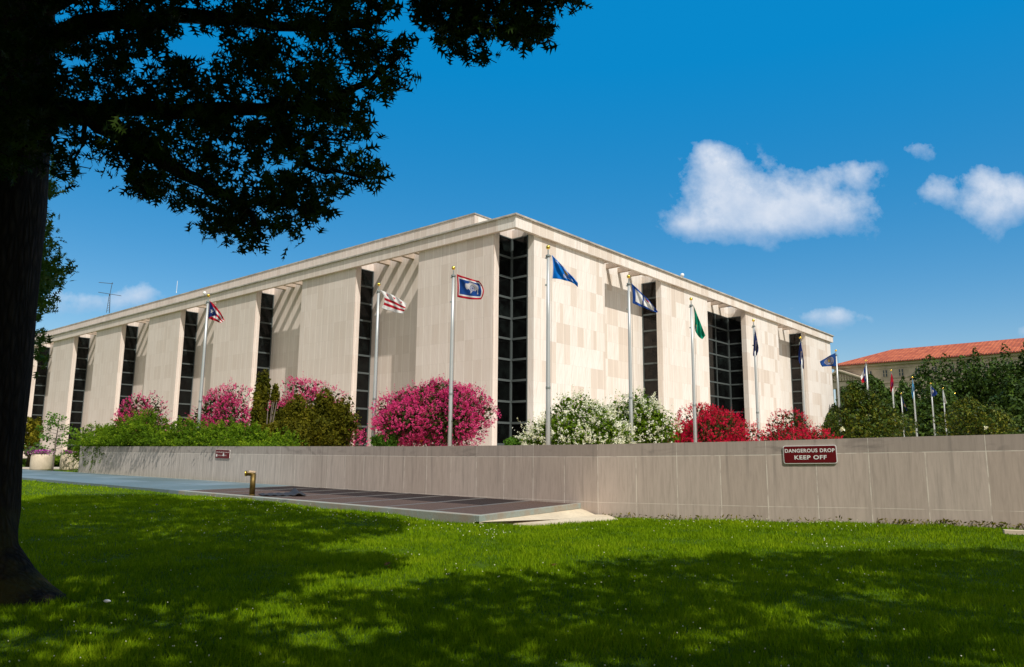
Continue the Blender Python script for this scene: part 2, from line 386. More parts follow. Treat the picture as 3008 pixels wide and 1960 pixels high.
def glass_mat(name, a, b_):
    m, T, b = mat_new(name); tc = T.n('ShaderNodeTexCoord'); x, y, z = T.sep(tc.outputs['Object'])[0:3]
    wn = T.n('ShaderNodeTexWhiteNoise', noise_dimensions='2D'); T.put(wn.inputs['Vector'], T.comb(T.m('FLOOR', T.m('DIVIDE', T.m('SUBTRACT', z, 17.1), 1.825)), 0., 0.))
    n_ = T.noise(tc.outputs['Object'], .9, 4, .6); f = T.m('MULTIPLY', T.mr(n_, .4, .65), wn.outputs[0])
    T.put(b.inputs['Base Color'], T.mix(f, a, b_)); b.inputs['Roughness'].default_value = .06; b.inputs['Specular IOR Level'].default_value = .22
    T.put(b.inputs['Normal'], T.bump(n_, .05, .02)); return m
M['glass'] = glass_mat('dark_window_glass', (.002, .002, .002), (.008, .011, .010))
M['glass2'] = glass_mat('bronze_window_glass', (.007, .005, .004), (.028, .022, .018))
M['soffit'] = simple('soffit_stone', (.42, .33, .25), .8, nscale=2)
M['roof'] = simple('roof_gravel', (.3, .28, .26), .9, nscale=4)
M['coping'] = stained('weathered_coping', (.52, .48, .41), (.26, .24, .215), .85, .7)
M['slate'] = slate_mat()
M['grate'] = simple('rusty_grating', (.105, .068, .053), .75, .0, .3, 40, .3)
M['grate_dark'] = simple('darker_grating', (.034, .024, .022), .9, 0, .2, 40, .3)  # darker tone for the panel halves next to the wall
M['bar'] = simple('grating_bearer_steel', (.13, .12, .11), .7, nscale=6)
M['edge'] = stained('verdigris_kerb', (.27, .32, .285), (.30, .235, .17), .8, 2.)
M['concrete'] = stained('pale_concrete', (.62, .53, .38), (.50, .42, .30), .85, .8)
M['brass'] = simple('brass', (.13, .085, .020), .5, .7, .5, 5, .3)
M['gold'] = simple('gold_ball', (.95, .62, .10), .22, 1.)
M['pole'] = simple('brushed_aluminium', (.50, .52, .50), .45, .55, .5)
M['poleband'] = simple('pole_collar', (.24, .27, .25), .5, .5)
M['rope'] = simple('halyard', (.10, .09, .08), .9)
M['flag'] = attrcol_mat('flag_cloth', .75, .35)
M['rag'] = simple('canvas_rag', (.42, .31, .2), .9, nscale=30, namt=.4)
M['mat'] = simple('black_rubber', (.018, .015, .015), .7, nscale=8)
M['leafoak'] = foliage_mat('oak_leaves', (.010, .022, .004), (.022, .050, .008), (.045, .075, .010), .6, .18, .04)
M['leaffar'] = foliage_mat('drooping_oak_leaves', (.03, .07, .012), (.06, .12, .02), (.12, .19, .03), .5, .3)
M['leafshade'] = foliage_mat('shade_leaves', (.015, .03, .006), (.03, .06, .01), (.05, .09, .015), .6, .1)
M['crape'] = foliage_mat('crape_leaves', (.016, .024, .006), (.045, .055, .012), (.10, .075, .028), .6, .2)
M['crapewhite'] = foliage_mat('white_crape_leaves', (.022, .055, .003), (.085, .150, .006), (.20, .28, .018), .6, .25)
M['pink'] = foliage_mat('pink_blossom', (.38, .020, .12), (.68, .055, .22), (.82, .14, .34), .7, .25, .02)
M['white'] = foliage_mat('white_blossom', (.62, .60, .40), (.80, .79, .66), (.86, .86, .80), .7, .25, .1)
M['red'] = foliage_mat('red_blossom', (.34, .006, .025), (.60, .012, .055), (.78, .04, .12), .7, .25, .02)
M['purple'] = foliage_mat('purple_petals', (.3, .03, .25), (.5, .06, .42), (.85, .6, .75), .7, .2, .1)
M['juniper'] = foliage_mat('juniper_sprays', (.014, .042, .002), (.10, .185, .006), (.30, .40, .016), .7, .3, .1)
M['maple'] = foliage_mat('maple_leaves', (.020, .030, .003), (.105, .100, .006), (.27, .22, .016), .6, .25)
M['magnolia'] = foliage_mat('magnolia_leaves', (.008, .020, .002), (.042, .070, .004), (.17, .155, .012), .5, .1, .12)
M['bgtree'] = foliage_mat('background_tree_leaves', (.010, .026, .003), (.030, .066, .005), (.075, .125, .010), .6, .15, .2)
M['sapling'] = foliage_mat('sapling_leaves', (.04, .10, .01), (.09, .20, .02), (.17, .30, .04), .5, .3)
M['stem'] = simple('grey_stems', (.13, .10, .08), .85, nscale=10)
M['blade'] = foliage_mat('grass_blades', (.045, .105, .002), (.160, .262, .004), (.33, .41, .012), .7, .3, .02)
M['clover'] = simple('clover_flower_white', (.72, .70, .48), .8)
M['sign'] = simple('sign_red_enamel', (.125, .004, .007), .45, 0, .25)
M['signw'] = simple('sign_white_paint', (.72, .70, .66), .5)
M['planter'] = stained('concrete_planter', (.60, .50, .36), (.45, .37, .26), .85, 1.5)
M['oldstone'] = stained('old_limestone', (.60, .49, .37), (.42, .34, .26), .85, .25)
M['oldglass'] = simple('old_window_glass', (.03, .045, .05), .2)
M['darkmetal'] = simple('dark_metal', (.07, .075, .08), .5, .5)
M['camwhite'] = simple('white_housing', (.75, .75, .72), .4)
M['path'] = stained('tan_path', (.50, .43, .34), (.40, .34, .27), .9, .5)
M['plaza'] = stained('terrace_paving', (.52, .44, .35), (.44, .37, .29), .9, .3)

# ---------------------------------------------------------------- terrain
WALLC = [(-25.9, 44.99, .147), (-2.83, 24.4, .178), (2.32, 20.06, .238), (5.9, 17.78, .321), (7.78, 16.62, .385), (9.53, 15.41, .436), (16., 11.2, .62)]
GC = np.array([(0, 0, -1.6), (0, 6, -1.6), (-8, 6, -1.6), (8, 8, -1.58), (-6, 9, -1.6), (-.66, 16.1, -1.52), (-3, 18.2, -1.47), (-7, 21.8, -1.435), (-14, 28.2, -1.43), (-24, 37.2, -1.43),
               (2.3, 19.8, -1.66), (5.9, 17.5, -1.54), (7.8, 16.4, -1.46), (9.5, 15.2, -1.42), (0, 11, -1.6), (6, 12, -1.58), (12, 11, -1.4), (-27, 42, -1.44), (-40, 60, -1.44), (-15, 20, -1.5),
               (-30, 48, -1.44), (0, 40, -1.5), (40, 60, -1.5), (-26, 33, -1.45), (.2, 17.3, -1.66), (1.2, 16.6, -1.63), (2.6, 17.6, -1.63), (3.4, 18.6, -1.63), (-40, 30, -1.5), (1.0, 18.8, -1.68), (2, 15.5, -1.6)])
def gz(x, y):
    x = np.asarray(x, float); y = np.asarray(y, float)
    d2 = (x[..., None]-GC[:, 0])**2+(y[..., None]-GC[:, 1])**2+.15
    w = 1/d2**1.6
    z = (w*GC[:, 2]).sum(-1)/w.sum(-1)
    far = np.clip((np.hypot(x, y)-55)/30, 0, 1)
    z = z*(1-far)-1.5*far
    return z
def axis(lo, hi, st, far):
    a = list(np.arange(lo, hi+1e-6, st)); s = st; p = hi
    while p < far: s *= 1.5; p += s; a.append(p)
    s = st; p = lo
    while p > -far: s *= 1.5; p -= s; a.insert(0, p)
    return np.array(a)
ax, ay = axis(-32, 20, .4, 3500), axis(-2, 50, .4, 3500)
GX, GY = np.meshgrid(ax, ay, indexing='ij'); GZ = gz(GX, GY)
nx, ny = GX.shape; idx = np.arange(nx*ny).reshape(nx, ny)
gf = np.stack([idx[:-1, :-1], idx[1:, :-1], idx[1:, 1:], idx[:-1, 1:]], -1).reshape(-1, 4)
g = npmesh('ground', np.stack([GX, GY, GZ], -1).reshape(-1, 3), gf, M['ground'], smooth=True); tag(g, kind='structure')

# platform (slate paving and gratings along the wall), level
PZ = -1.34
A0 = np.array([-.66, 16.18]); B0 = np.array([1.9, 20.43])          # outer corner, corner at the wall
def PQ(a, w):                                                        # a metres along the wall from the end, w 0 (lawn side) .. 1 (wall side)
    return A0*(1-w)+B0*w + Lv*a
def strip(mb, a0, a1, w0, w1, z0, z1):
    pts = [PQ(a0, w0), PQ(a0, w1), PQ(a1, w1), PQ(a1, w0)]
    return mb.prism([tuple(p) for p in pts], z0, z1)
GL = 13.6
o = strip(MB(), GL, 52, 0., .995, PZ-.25, PZ).build('slate_paving', M['slate']); tag(o, kind='structure')
mb = MB(); strip(mb, .14, GL, 0, .05, PZ-.3, PZ+.004); strip(mb, 0, .14, 0, 1., PZ-.13, PZ+.006)
kerb = empty('vent_grating', (A0[0], A0[1], PZ))
tag(kerb, 'low platform of rusty brown gratings with pale verdigris kerb along the stone wall', 'grating')
def wparent(o, par):
    o.parent = par; o.matrix_parent_inverse = Matrix.Translation(par.location).inverted() if par.rotation_euler.z == 0 else (Matrix.Translation(par.location) @ par.rotation_euler.to_matrix().to_4x4()).inverted()
    return o
wparent(mb.build('kerb', M['edge'], bevel=.01), kerb)
np_ = 8; pw = (GL-.14)/np_
for i in range(np_):
    a0 = .14+i*pw; a1 = a0+pw-.10
    wparent(strip(MB(), a1, a1+.10, .05, .995, PZ-.12, PZ-.004).build('bearer', M['bar']), kerb)
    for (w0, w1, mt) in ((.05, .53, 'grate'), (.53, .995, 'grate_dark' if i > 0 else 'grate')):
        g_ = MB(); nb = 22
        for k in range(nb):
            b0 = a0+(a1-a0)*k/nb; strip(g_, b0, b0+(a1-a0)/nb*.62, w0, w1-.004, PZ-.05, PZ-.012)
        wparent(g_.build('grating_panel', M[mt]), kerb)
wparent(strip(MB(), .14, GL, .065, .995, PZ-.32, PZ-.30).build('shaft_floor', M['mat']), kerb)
# concrete apron
C1 = onz(1385, 1197.5, -1.6); E1 = onz(1436, 1207, -1.6); F1 = onz(1262, 1217, -1.6); G1 = onz(1190, 1216.5, -1.58); H1 = onz(1112, 1211, -1.5)
Bq = PQ(0, 1.); Aq = PQ(0, 0.)
apron = MB()
ptop = [(Aq[0], Aq[1], -1.465), (H1[0], H1[1], -1.50), tuple(G1), tuple(F1), tuple(onz(1300, 1207, -1.595)), (C1[0], C1[1]+.1, -1.60), (Bq[0], Bq[1]+.1, -1.465)]
apron.v = ptop+[(p[0], p[1], -1.95) for p in ptop]; n = len(ptop)
apron.f = [tuple(range(n)), (*[n+i for i in reversed(range(n))],)]+[(i, n+i, n+(i+1) % n, (i+1) % n) for i in range(n)]
o = apron.build('concrete_apron', M['concrete']); tag(o, kind='structure')
ap2 = MB(); pt = [tuple(onz(1300, 1207.6, -1.592)), tuple(F1+np.array([0, 0, .004])), tuple(E1+np.array([0, 0, .004])), (C1[0]+.3, C1[1]+.1, -1.592), (C1[0], C1[1]+.1, -1.592)]
ap2.v = pt+[(p[0], p[1], -1.9) for p in pt]; n = 5; ap2.f = [tuple(range(n)), (*[n+i for i in reversed(range(n))],)]+[(i, n+i, n+(i+1) % n, (i+1) % n) for i in range(n)]
o = ap2.build('concrete_apron', M['concrete']); tag(o, kind='structure')

# stone wall with uv in metres
def stone_wall():
    root = empty('stone_wall', (WALLC[0][0], WALLC[0][1], -1.6))
    tag(root, 'long low grey-brown limestone slab wall with pale joints behind the lawn', 'wall')
    pts = np.array([c[:2] for c in WALLC]); zt = np.array([c[2] for c in WALLC])
    seg = np.linalg.norm(np.diff(pts, axis=0), axis=1); cum = np.concatenate([[0], np.cumsum(seg)])
    ucorner = cum[2]; cum = cum-ucorner+33.0       # joint falls on the bend
    for (i0, i1, nm) in ((0, 2, 'wall_panels'), (2, len(pts)-1, 'wall_panels')):
        for part, (t0, t1, off) in {'coping': (0., .333, 0.), nm: (.333, 2.4, .0)}.items():
            V = []; Fc = []; UV = []
            ii = list(range(i0, i1+1)); rows = []
            for i in ii:
                if i0 <= i-1 and i+1 <= i1: d = pts[i+1]-pts[i-1]
                elif i+1 <= i1: d = pts[i+1]-pts[i]
                else: d = pts[i]-pts[i-1]
                d = d/np.linalg.norm(d); nrm = np.array([d[1], -d[0]])   # towards the viewer
                fr = pts[i]+nrm*off; bk = pts[i]-nrm*.45
                a = zt[i]-t0; b = zt[i]-t1
                rows.append([(fr[0], fr[1], b, cum[i], -t1), (fr[0], fr[1], a, cum[i], -t0), (bk[0], bk[1], a, cum[i], -t0), (bk[0], bk[1], b, cum[i], -t1)])
            for r in rows: V += [q[:3] for q in r]; UV += [q[3:] for q in r]
            for k in range(len(rows)-1):
                for j in range(4):
                    j2 = (j+1) % 4; Fc.append((k*4+j, (k+1)*4+j, (k+1)*4+j2, k*4+j2))
            Fc.append((0, 1, 2, 3)); e = (len(rows)-1)*4; Fc.append((e+3, e+2, e+1, e))
            me = bpy.data.meshes.new(part); me.from_pydata(V, [], Fc); me.update()
            uv = me.uv_layers.new(name='UVMap')
            for p in me.polygons:
                for li in p.loop_indices:
                    vi = me.loops[li].vertex_index; uu, vv = UV[vi]
                    if len(p.vertices) == 4 and p.index >= len(me.polygons)-2: uu = uu+(.45 if vi % 4 in (2, 3) else 0)
                    uv.data[li].uv = (uu, vv)
            wparent(link(part, me, M['wall']), root)
    return root, pts
WALL, WP = stone_wall()
def wall_hit(xd, yd, seg, off=.0):
    p0, p1 = WP[seg], WP[seg+1]; d = (p1-p0)/np.linalg.norm(p1-p0); n = np.array([d[1], -d[0]])
    r = ray(xd, yd); t = (p0@n+off)/(r[:2]@n); return r*t, d, n
# return of the wall at its far left end
mb = MB(); p0 = WP[0]
q = [p0+Rv*.02-Lv*0+np.array([0, 0]), p0+Rv*12, p0+Rv*12+Lv*-.45, p0+Rv*.02-Lv*.45]
me_o = mb.prism([tuple(p) for p in reversed([q[0]+Rv*.45, q[1], q[2], q[3]+Rv*.45])], -2., .146).build('end_return', M['oldstone']); wparent(me_o, WALL)

# terrace between the wall and the museum (a step lower than the wall top, hidden from the lawn)
tp = [(-25.2, 45.9), (2.55, 20.75), (9.7, 16.2), (17, 11.6), (110, 78), tuple(CB+Rv*100+Lv*8), tuple(CB+np.array([0, 8.])), tuple(CB+Lv*125+Rv*3), tuple(CB+Lv*125-Rv*10), tuple(CB+Lv*12-Rv*10)]
t_ = MB(); t_.prism(tp, -1.7, -1.36); o = t_.build('terrace', M['plaza']); tag(o, kind='structure')

# ---------------------------------------------------------------- museum
RZ = math.atan2(Rv[1], Rv[0])
MUS = empty('museum_building', (CB[0], CB[1], 0), RZ)
tag(MUS, 'large windowless-looking pale marble museum with tall slab piers, dark slit windows and flat cornice', 'building')
ZB, ZF, ZS = -1.6, 18.76, 19.78; REC = 2.96; MOD = 1.825; HEAD = 18.9
NL = 8; LP = [(2.70+19.13*k, 2.70+19.13*k+9.62) for k in range(NL)]
RP = [(2.88, 13.94), (25.2, 36.4), (47.75, 59.1), (70.5, 82.4)]
IN = .32; PD = .98
LEN_A = LP[-1][1]+2; LEN_B = 83.0
for k, (a0, a1) in enumerate(LP):
    s_ = .33 if k == 0 else .60
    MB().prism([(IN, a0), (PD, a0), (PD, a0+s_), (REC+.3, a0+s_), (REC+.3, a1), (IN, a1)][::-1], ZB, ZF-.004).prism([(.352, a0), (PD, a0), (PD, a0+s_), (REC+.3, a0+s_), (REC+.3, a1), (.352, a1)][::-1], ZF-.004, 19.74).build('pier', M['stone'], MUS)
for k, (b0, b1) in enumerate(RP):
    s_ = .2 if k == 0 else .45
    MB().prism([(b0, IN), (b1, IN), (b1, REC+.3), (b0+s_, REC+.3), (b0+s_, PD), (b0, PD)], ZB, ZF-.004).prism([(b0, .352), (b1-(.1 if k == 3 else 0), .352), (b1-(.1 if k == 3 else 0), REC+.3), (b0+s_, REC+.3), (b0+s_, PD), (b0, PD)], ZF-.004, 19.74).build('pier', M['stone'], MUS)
# back walls (recess panels)
def window_strip(along, plane, lo, hi, ztop, zbot, facing, cols=1, gl='glass'):
    """along 'x': glass spans local x in the plane y=plane; 'y': spans y in the plane x=plane"""
    fr = MB(); t = .07; w = .075
    def bx(m, u0, u1, z0, z1, d0, d1):
        if along == 'x': m.box(u0, u1, plane+d0, plane+d1, z0, z1)
        else: m.box(plane+d0, plane+d1, u0, u1, z0, z1)
    s = facing
    d0, d1 = (-.05, .13) if s > 0 else (-.13, .05)
    nz = [ztop]; z = ztop
    bx(fr, lo, lo+w*1.4, zbot, ztop, d0, d1); bx(fr, hi-w*1.4, hi, zbot, ztop, d0, d1)
    for c in range(1, cols):
        u = lo+(hi-lo)*c/cols; bx(fr, u-w*.6, u+w*.6, zbot, ztop, d0, d1)
    edges = [lo+(hi-lo)*c/cols for c in range(cols+1)]
    k = 0
    while z > zbot-.1:
        for c in range(cols):
            u0 = edges[c]+(w*1.4 if c == 0 else w*.6)-.001; u1 = edges[c+1]-(w*1.4 if c == cols-1 else w*.6)+.001
            bx(fr, u0, u1, z-.09, z+.09 if k else z, d0*.8, d1*.8)
        z -= MOD; k += 1
    o = fr.build('window', M['frame'], MUS)
    g_ = MB(); bx(g_, lo+.02, hi-.02, zbot, ztop-.02, -.02, .02); g_.build('pane', M[gl], o)
z1 = 17.10  # first bar
WT = z1+MOD
for k in range(NL-1):
    a0, a1 = LP[k][1], LP[k+1][0]
    # panel at the back, window on the far side wall facing back towards the corner
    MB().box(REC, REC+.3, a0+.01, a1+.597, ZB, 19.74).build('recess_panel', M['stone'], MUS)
    MB().box(PD, REC, a1+.50, a1+.72, WT+.002, 19.74).build('lintel', M['stone'], MUS)
    # pier cut: glass slightly inside the pier flank
    window_strip('x', a1+.52, PD+.002, REC-.005, WT, ZB, -1)
for k in range(3):
    b0, b1 = RP[k][1], RP[k+1][0]
    MB().box(b1+.40, b1+.6, PD, REC-.002, (WT if k != 1 else 18.3)+.002, 19.74).build('lintel', M['stone'], MUS)
    if k == 1:
        window_strip('x', REC+.1, b0+.02, b1+.36, 18.3, ZB, -1, 3)
        MB().box(b0+.01, b1+.4, REC, REC+.3, 18.302, 19.74).build('recess_panel', M['stone'], MUS)
    else:
        MB().box(b0+.01, b1+.4, REC, REC+.3, ZB, 19.74).build('recess_panel', M['stone'], MUS)
    window_strip('y', b1+.38, PD+.002, REC-.005, WT if k != 1 else 18.3, ZB, -1, 1, 'glass' if k == 1 else 'glass2')
# corner notch: two glass strips meeting in the inner corner
window_strip('x', 2.94, PD+.002, 2.90, WT, ZB, -1)
window_strip('y', 2.98, PD+.002, 2.88, WT, ZB, -1)
mb = MB(); mb.box(PD, 3.0, 2.96, 3.2, WT+.002, 19.74); mb.build('lintel', M['stone'], MUS)
mb = MB(); mb.box(3.002, 3.2, PD, 2.955, WT+.002, 19.74); mb.build('lintel', M['stone'], MUS)
# main block behind
MB().box(REC+.31, LEN_B-.6, REC+.31, LEN_A, ZB, 19.70).build('roof', M['roof'], MUS)
# fascia
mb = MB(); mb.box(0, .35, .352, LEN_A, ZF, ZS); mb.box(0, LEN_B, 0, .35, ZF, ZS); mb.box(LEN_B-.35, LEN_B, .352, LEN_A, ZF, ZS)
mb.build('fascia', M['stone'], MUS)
mb = MB(); mb.box(-.17, 1.08, 1.082, LEN_A+.1, ZS+.002, 19.95); mb.box(-.17, LEN_B+.17, -.17, 1.08, ZS+.002, 19.95); mb.box(LEN_B-1, LEN_B+.17, 1.082, LEN_A+.1, ZS+.002, 19.95)
mb.build('cornice', M['coping'], MUS, bevel=.02)
# soffit bearers crossing the recess
for k in range(-1, NL-1):
    a0, a1 = (0.4, 2.7) if k < 0 else (LP[k][1], LP[k+1][0])
    if k < 0: continue
    mb = MB()
    for j in range(1, 5):
        a = a0+(a1-a0)*j/5; mb.box(.352, REC-.002, a-.22, a+.22, 19.25, 19.76)
    mb.box(.352, .60, a0+.01, a1-.01, 18.95, 19.245)
    mb.build('soffit_beams', M['soffit'], MUS)
for k in range(3):
    b0, b1 = RP[k][1], RP[k+1][0]; mb = MB()
    for j in range(1, 5):
        b_ = b0+(b1-b0)*j/5; mb.box(b_-.2, b_+.2, .352, REC-.002, 19.25, 19.76)
    mb.box(b0+.01, b1-.01, .352, .60, 18.95, 19.245)
    mb.build('soffit_beams', M['soffit'], MUS)
# attic storey set back
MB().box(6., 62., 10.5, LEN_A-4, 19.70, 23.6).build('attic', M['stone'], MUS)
MB().box(5.93, 62.1, 10.43, LEN_A-3.9, 23.602, 23.75).build('attic_coping', M['coping'], MUS)

def loc2w(x, y, z): p = CB+Rv*x+Lv*y; return np.array([p[0], p[1], z])
# rooftop antenna
def antenna():
    base = onz(251, 727, 23.75); dpa = base@FW; topz = at(256, 654, dpa)[2]
    r = empty('rooftop_antenna', base); tag(r, 'thin dark lattice antenna mast with crossbars on the museum roof', 'antenna')
    H = topz-base[2]; m = MB()
    for dx, dy in ((-.28, 0), (.28, 0), (0, .4)): m.tube([(dx, dy, 0), (dx*.25, dy*.25, H*.62)], .045, 5)
    for k in range(6):
        z = H*.08*k+.3; s_ = 1-.75*z/(H*.62); m.tube([(-.28*s_, 0, z), (.28*s_, 0, z+.3)], .025, 4)
    m.build('lattice', M['darkmetal'], r)
    MB().tube([(0, 0, H*.55), (.25, 0, H)], .05, 6).build('mast', M['darkmetal'], r)
    MB().tube([(-1.9, -.3, H*.66), (1.9, .3, H*.57)], .05, 5).build('crossbar', M['darkmetal'], r)
    MB().tube([(-2., -.3, H*.985), (.35, .1, H*.96)], .05, 5).build('crossbar', M['darkmetal'], r)
antenna()
p = onz(410, 681, 23.75)
r = empty('whip_antenna', p); tag(r, 'short thin pale whip aerial on the museum roof edge', 'antenna')
MB().tube([(0, 0, 0), (0, 0, .2)], .06, 8).build('base', M['camwhite'], r); MB().tube([(0, 0, .2), (.02, 0, 1.9)], .03, 6).build('rod', M['camwhite'], r)
def dome(xd, yd, local, label):
    p = loc2w(*local); r = empty('security_camera', p); tag(r, label, 'camera', 'security cameras on the cornice')
    MB().lathe([(.0, -.22), (.12, -.2), (.2, -.1), (.22, 0), (.2, .1), (.12, .19), (.0, .22)], (0, 0, .30), 14).build('housing', M['camwhite'], r, smooth=True)
    MB().tube([(0, 0, 0), (0, 0, .12)], .05, 8).build('bracket', M['darkmetal'], r)
dome(345, 716, (.0, 53.2, 19.95), 'small round white camera on the left cornice above the slit windows')
dome(1580, 634, (29.6, .0, 19.95), 'small round white camera on the right cornice edge')

# ---------------------------------------------------------------- flags and poles
def inpoly(x, y, poly):
    x = np.asarray(x); y = np.asarray(y); c = np.zeros(x.shape, bool); n = len(poly); j = n-1
    for i in range(n):
        xi, yi = poly[i]; xj, yj = poly[j]
        c ^= ((yi > y) != (yj > y)) & (x < (xj-xi)*(y-yi)/(yj-yi+1e-12)+xi); j = i
    return c
FONT = {'W': '10001 10001 10001 10101 10101 11011 10001', 'I': '111 010 010 010 010 010 111', 'S': '01111 10000 10000 01110 00001 00001 11110',
        'C': '01111 10000 10000 10000 10000 10000 01111', 'O': '01110 10001 10001 10001 10001 10001 01110', 'N': '10001 11001 10101 10101 10011 10001 10001',
        '1': '010 110 010 010 010 010 111', '8': '01110 10001 10001 01110 10001 10001 01110', '4': '00010 00110 01010 10010 11111 00010 00010'}
def textmask(u, v, s, u0, v0, h, asp):
    m = np.zeros(u.shape, bool); px = h/7; x = u0
    for ch in s:
        rows = FONT[ch].split(); w = len(rows[0])
        ci = np.floor((u-x)/(px*asp)).astype(int); ri = np.floor((v-v0)/px).astype(int)
        ok = (ci >= 0) & (ci < w) & (ri >= 0) & (ri < 7)
        g_ = np.array([[c == '1' for c in r_] for r_ in rows])
        m |= ok & g_[np.clip(ri, 0, 6), np.clip(ci, 0, w-1)]
        x += (w+1.2)*px*asp
    return m
def star(u, v, cu, cv, r, asp):
    a = [(cu+(r if k % 2 == 0 else r*.4)*math.sin(math.pi*k/5)*asp, cv-(r if k % 2 == 0 else r*.4)*math.cos(math.pi*k/5)) for k in range(10)]
    return inpoly(u, v, a)
def fill(u, c): return np.tile(np.array(c, float), (*u.shape, 1))
def ell(u, v, cu, cv, a, b): return ((u-cu)/a)**2+((v-cv)/b)**2
WHT, RED, NAVY = (.80, .79, .76), (.52, .012, .03), (.012, .035, .17)
def d_pr(u, v):
    c = fill(u, RED); s = np.floor(v*5).astype(int); c[(s % 2) == 1] = WHT
    t = u < .58*(1-np.abs(v-.5)*2); c[t] = NAVY; c[star(u, v, .19, .5, .17, .62)] = WHT; return c
def d_dc(u, v):
    c = fill(u, WHT); c[(v > .37) & (v < .53)] = RED; c[(v > .64) & (v < .80)] = RED
    for cu in (.2, .5, .8): c[star(u, v, cu, .17, .11, .6)] = RED
    return c
BIS = [(620, 650), (640, 600), (720, 600), (780, 565), (860, 580), (920, 610), (985, 650), (990, 740), (970, 800), (978, 900), (945, 905), (955, 830), (930, 770), (900, 810), (860, 785), (820, 790), (805, 830), (765, 875), (765, 800), (720, 750), (665, 765), (625, 700)]
def _b(p):
    u = (p[0]-400)/730; yt = 340+190*u; yb = 995+75*u; return (u, (p[1]-yt)/(yb-yt))
BISON = [_b(p) for p in BIS]
def d_wy(u, v):
    c = fill(u, RED); c[(u > .06) & (u < .95) & (v > .10) & (v < .90)] = WHT
    c[(u > .095) & (u < .915) & (v > .155) & (v < .845)] = (.010, .07, .30)
    b = inpoly(u, v, BISON); c[b] = (.62, .60, .60)
    e = ell(u, v, .575, .475, .10, .14); c[(e < 1)] = (.08, .10, .22); c[(e < .72)] = (.40, .42, .52); c[(e < .12)] = (.12, .14, .28)
    c[u < .012] = WHT; return c
def d_wi(u, v):
    c = fill(u, (.0, .20, .66)); e = ell(u, v, .5, .36, .085, .15); c[e < 1] = (.70, .46, .16); c[ell(u, v, .5, .52, .10, .05) < 1] = (.42, .5, .62)
    c[textmask(u, v, 'WISCONSIN', .14, .05, .13, .62)] = (.72, .78, .85); c[textmask(u, v, '1848', .36, .62, .20, .62)] = WHT
    c[u < .02] = WHT; return c
def d_wv(u, v):
    c = fill(u, (.02, .085, .36)); c[(u > .13) & (u < .87) & (v > .14) & (v < .84)] = WHT
    c[(u > .415) & (u < .475)] = (.03, .09, .33)
    c[ell(u, v, .60, .22, .07, .08) < 1] = (.5, .04, .06); return c
def d_wa(u, v):
    c = fill(u, (.0, .26, .15)); e = ell(u, v, .37, .80, .07, .22); c[e < 1] = (.75, .55, .03); c[e < .45] = (.10, .35, .68); c[ell(u, v, .40, .88, .03, .06) < 1] = WHT; return c
def d_navy(u, v):
    c = fill(u, NAVY); e = ell(u, v, .5, .5, .16, .26); c[(e < 1) & (e > .7)] = (.45, .35, .2); c[(e < .5)] = (.12, .13, .2); return c
def d_seal(u, v):
    c = fill(u, (.010, .065, .26)); e = ell(u, v, .44, .5, .30, .36); c[(e < 1)] = (.60, .50, .30); c[(e < .86)] = (.03, .05, .16)
    f = (np.sin(u*55+v*20)*np.cos(v*40-u*13)); c[(e < .70) & (f > .0)] = (.45, .42, .45); c[(ell(u, v, .44, .45, .06, .13) < 1)] = (.60, .42, .06); c[(ell(u, v, .44, .72, .10, .06) < 1)] = (.5, .5, .65); return c
def d_tx(u, v):
    c = fill(u, RED); c[v < .5] = WHT; c[(u < .34)] = (.01, .04, .20); c[star(u, v, .17, .5, .15, .6)] = WHT; return c
def d_tn(u, v):
    c = fill(u, (.50, .01, .035)); e = ell(u, v, .5, .5, .15, .23); c[e < 1] = (.03, .04, .2); c[u > .95] = (.03, .03, .2); return c
def d_lb(u, v):
    c = fill(u, (.10, .40, .66)); c[ell(u, v, .5, .5, .18, .27) < 1] = (.55, .55, .4); return c
def d_sc(u, v):
    c = fill(u, (.012, .04, .19)); c[ell(u, v, .30, .42, .12, .16) < 1] = WHT; c[(np.abs(u-.3) < .02) & (v > .4) & (v < .75)] = WHT; return c
def d_ri(u, v):
    c = fill(u, (.62, .66, .60)); c[(v > .62) & (v < .8)] = (.35, .1, .1); return c
def d_or(u, v):
    c = fill(u, (.012, .03, .12)); c[ell(u, v, .55, .5, .18, .26) < 1] = (.60, .40, .05); return c
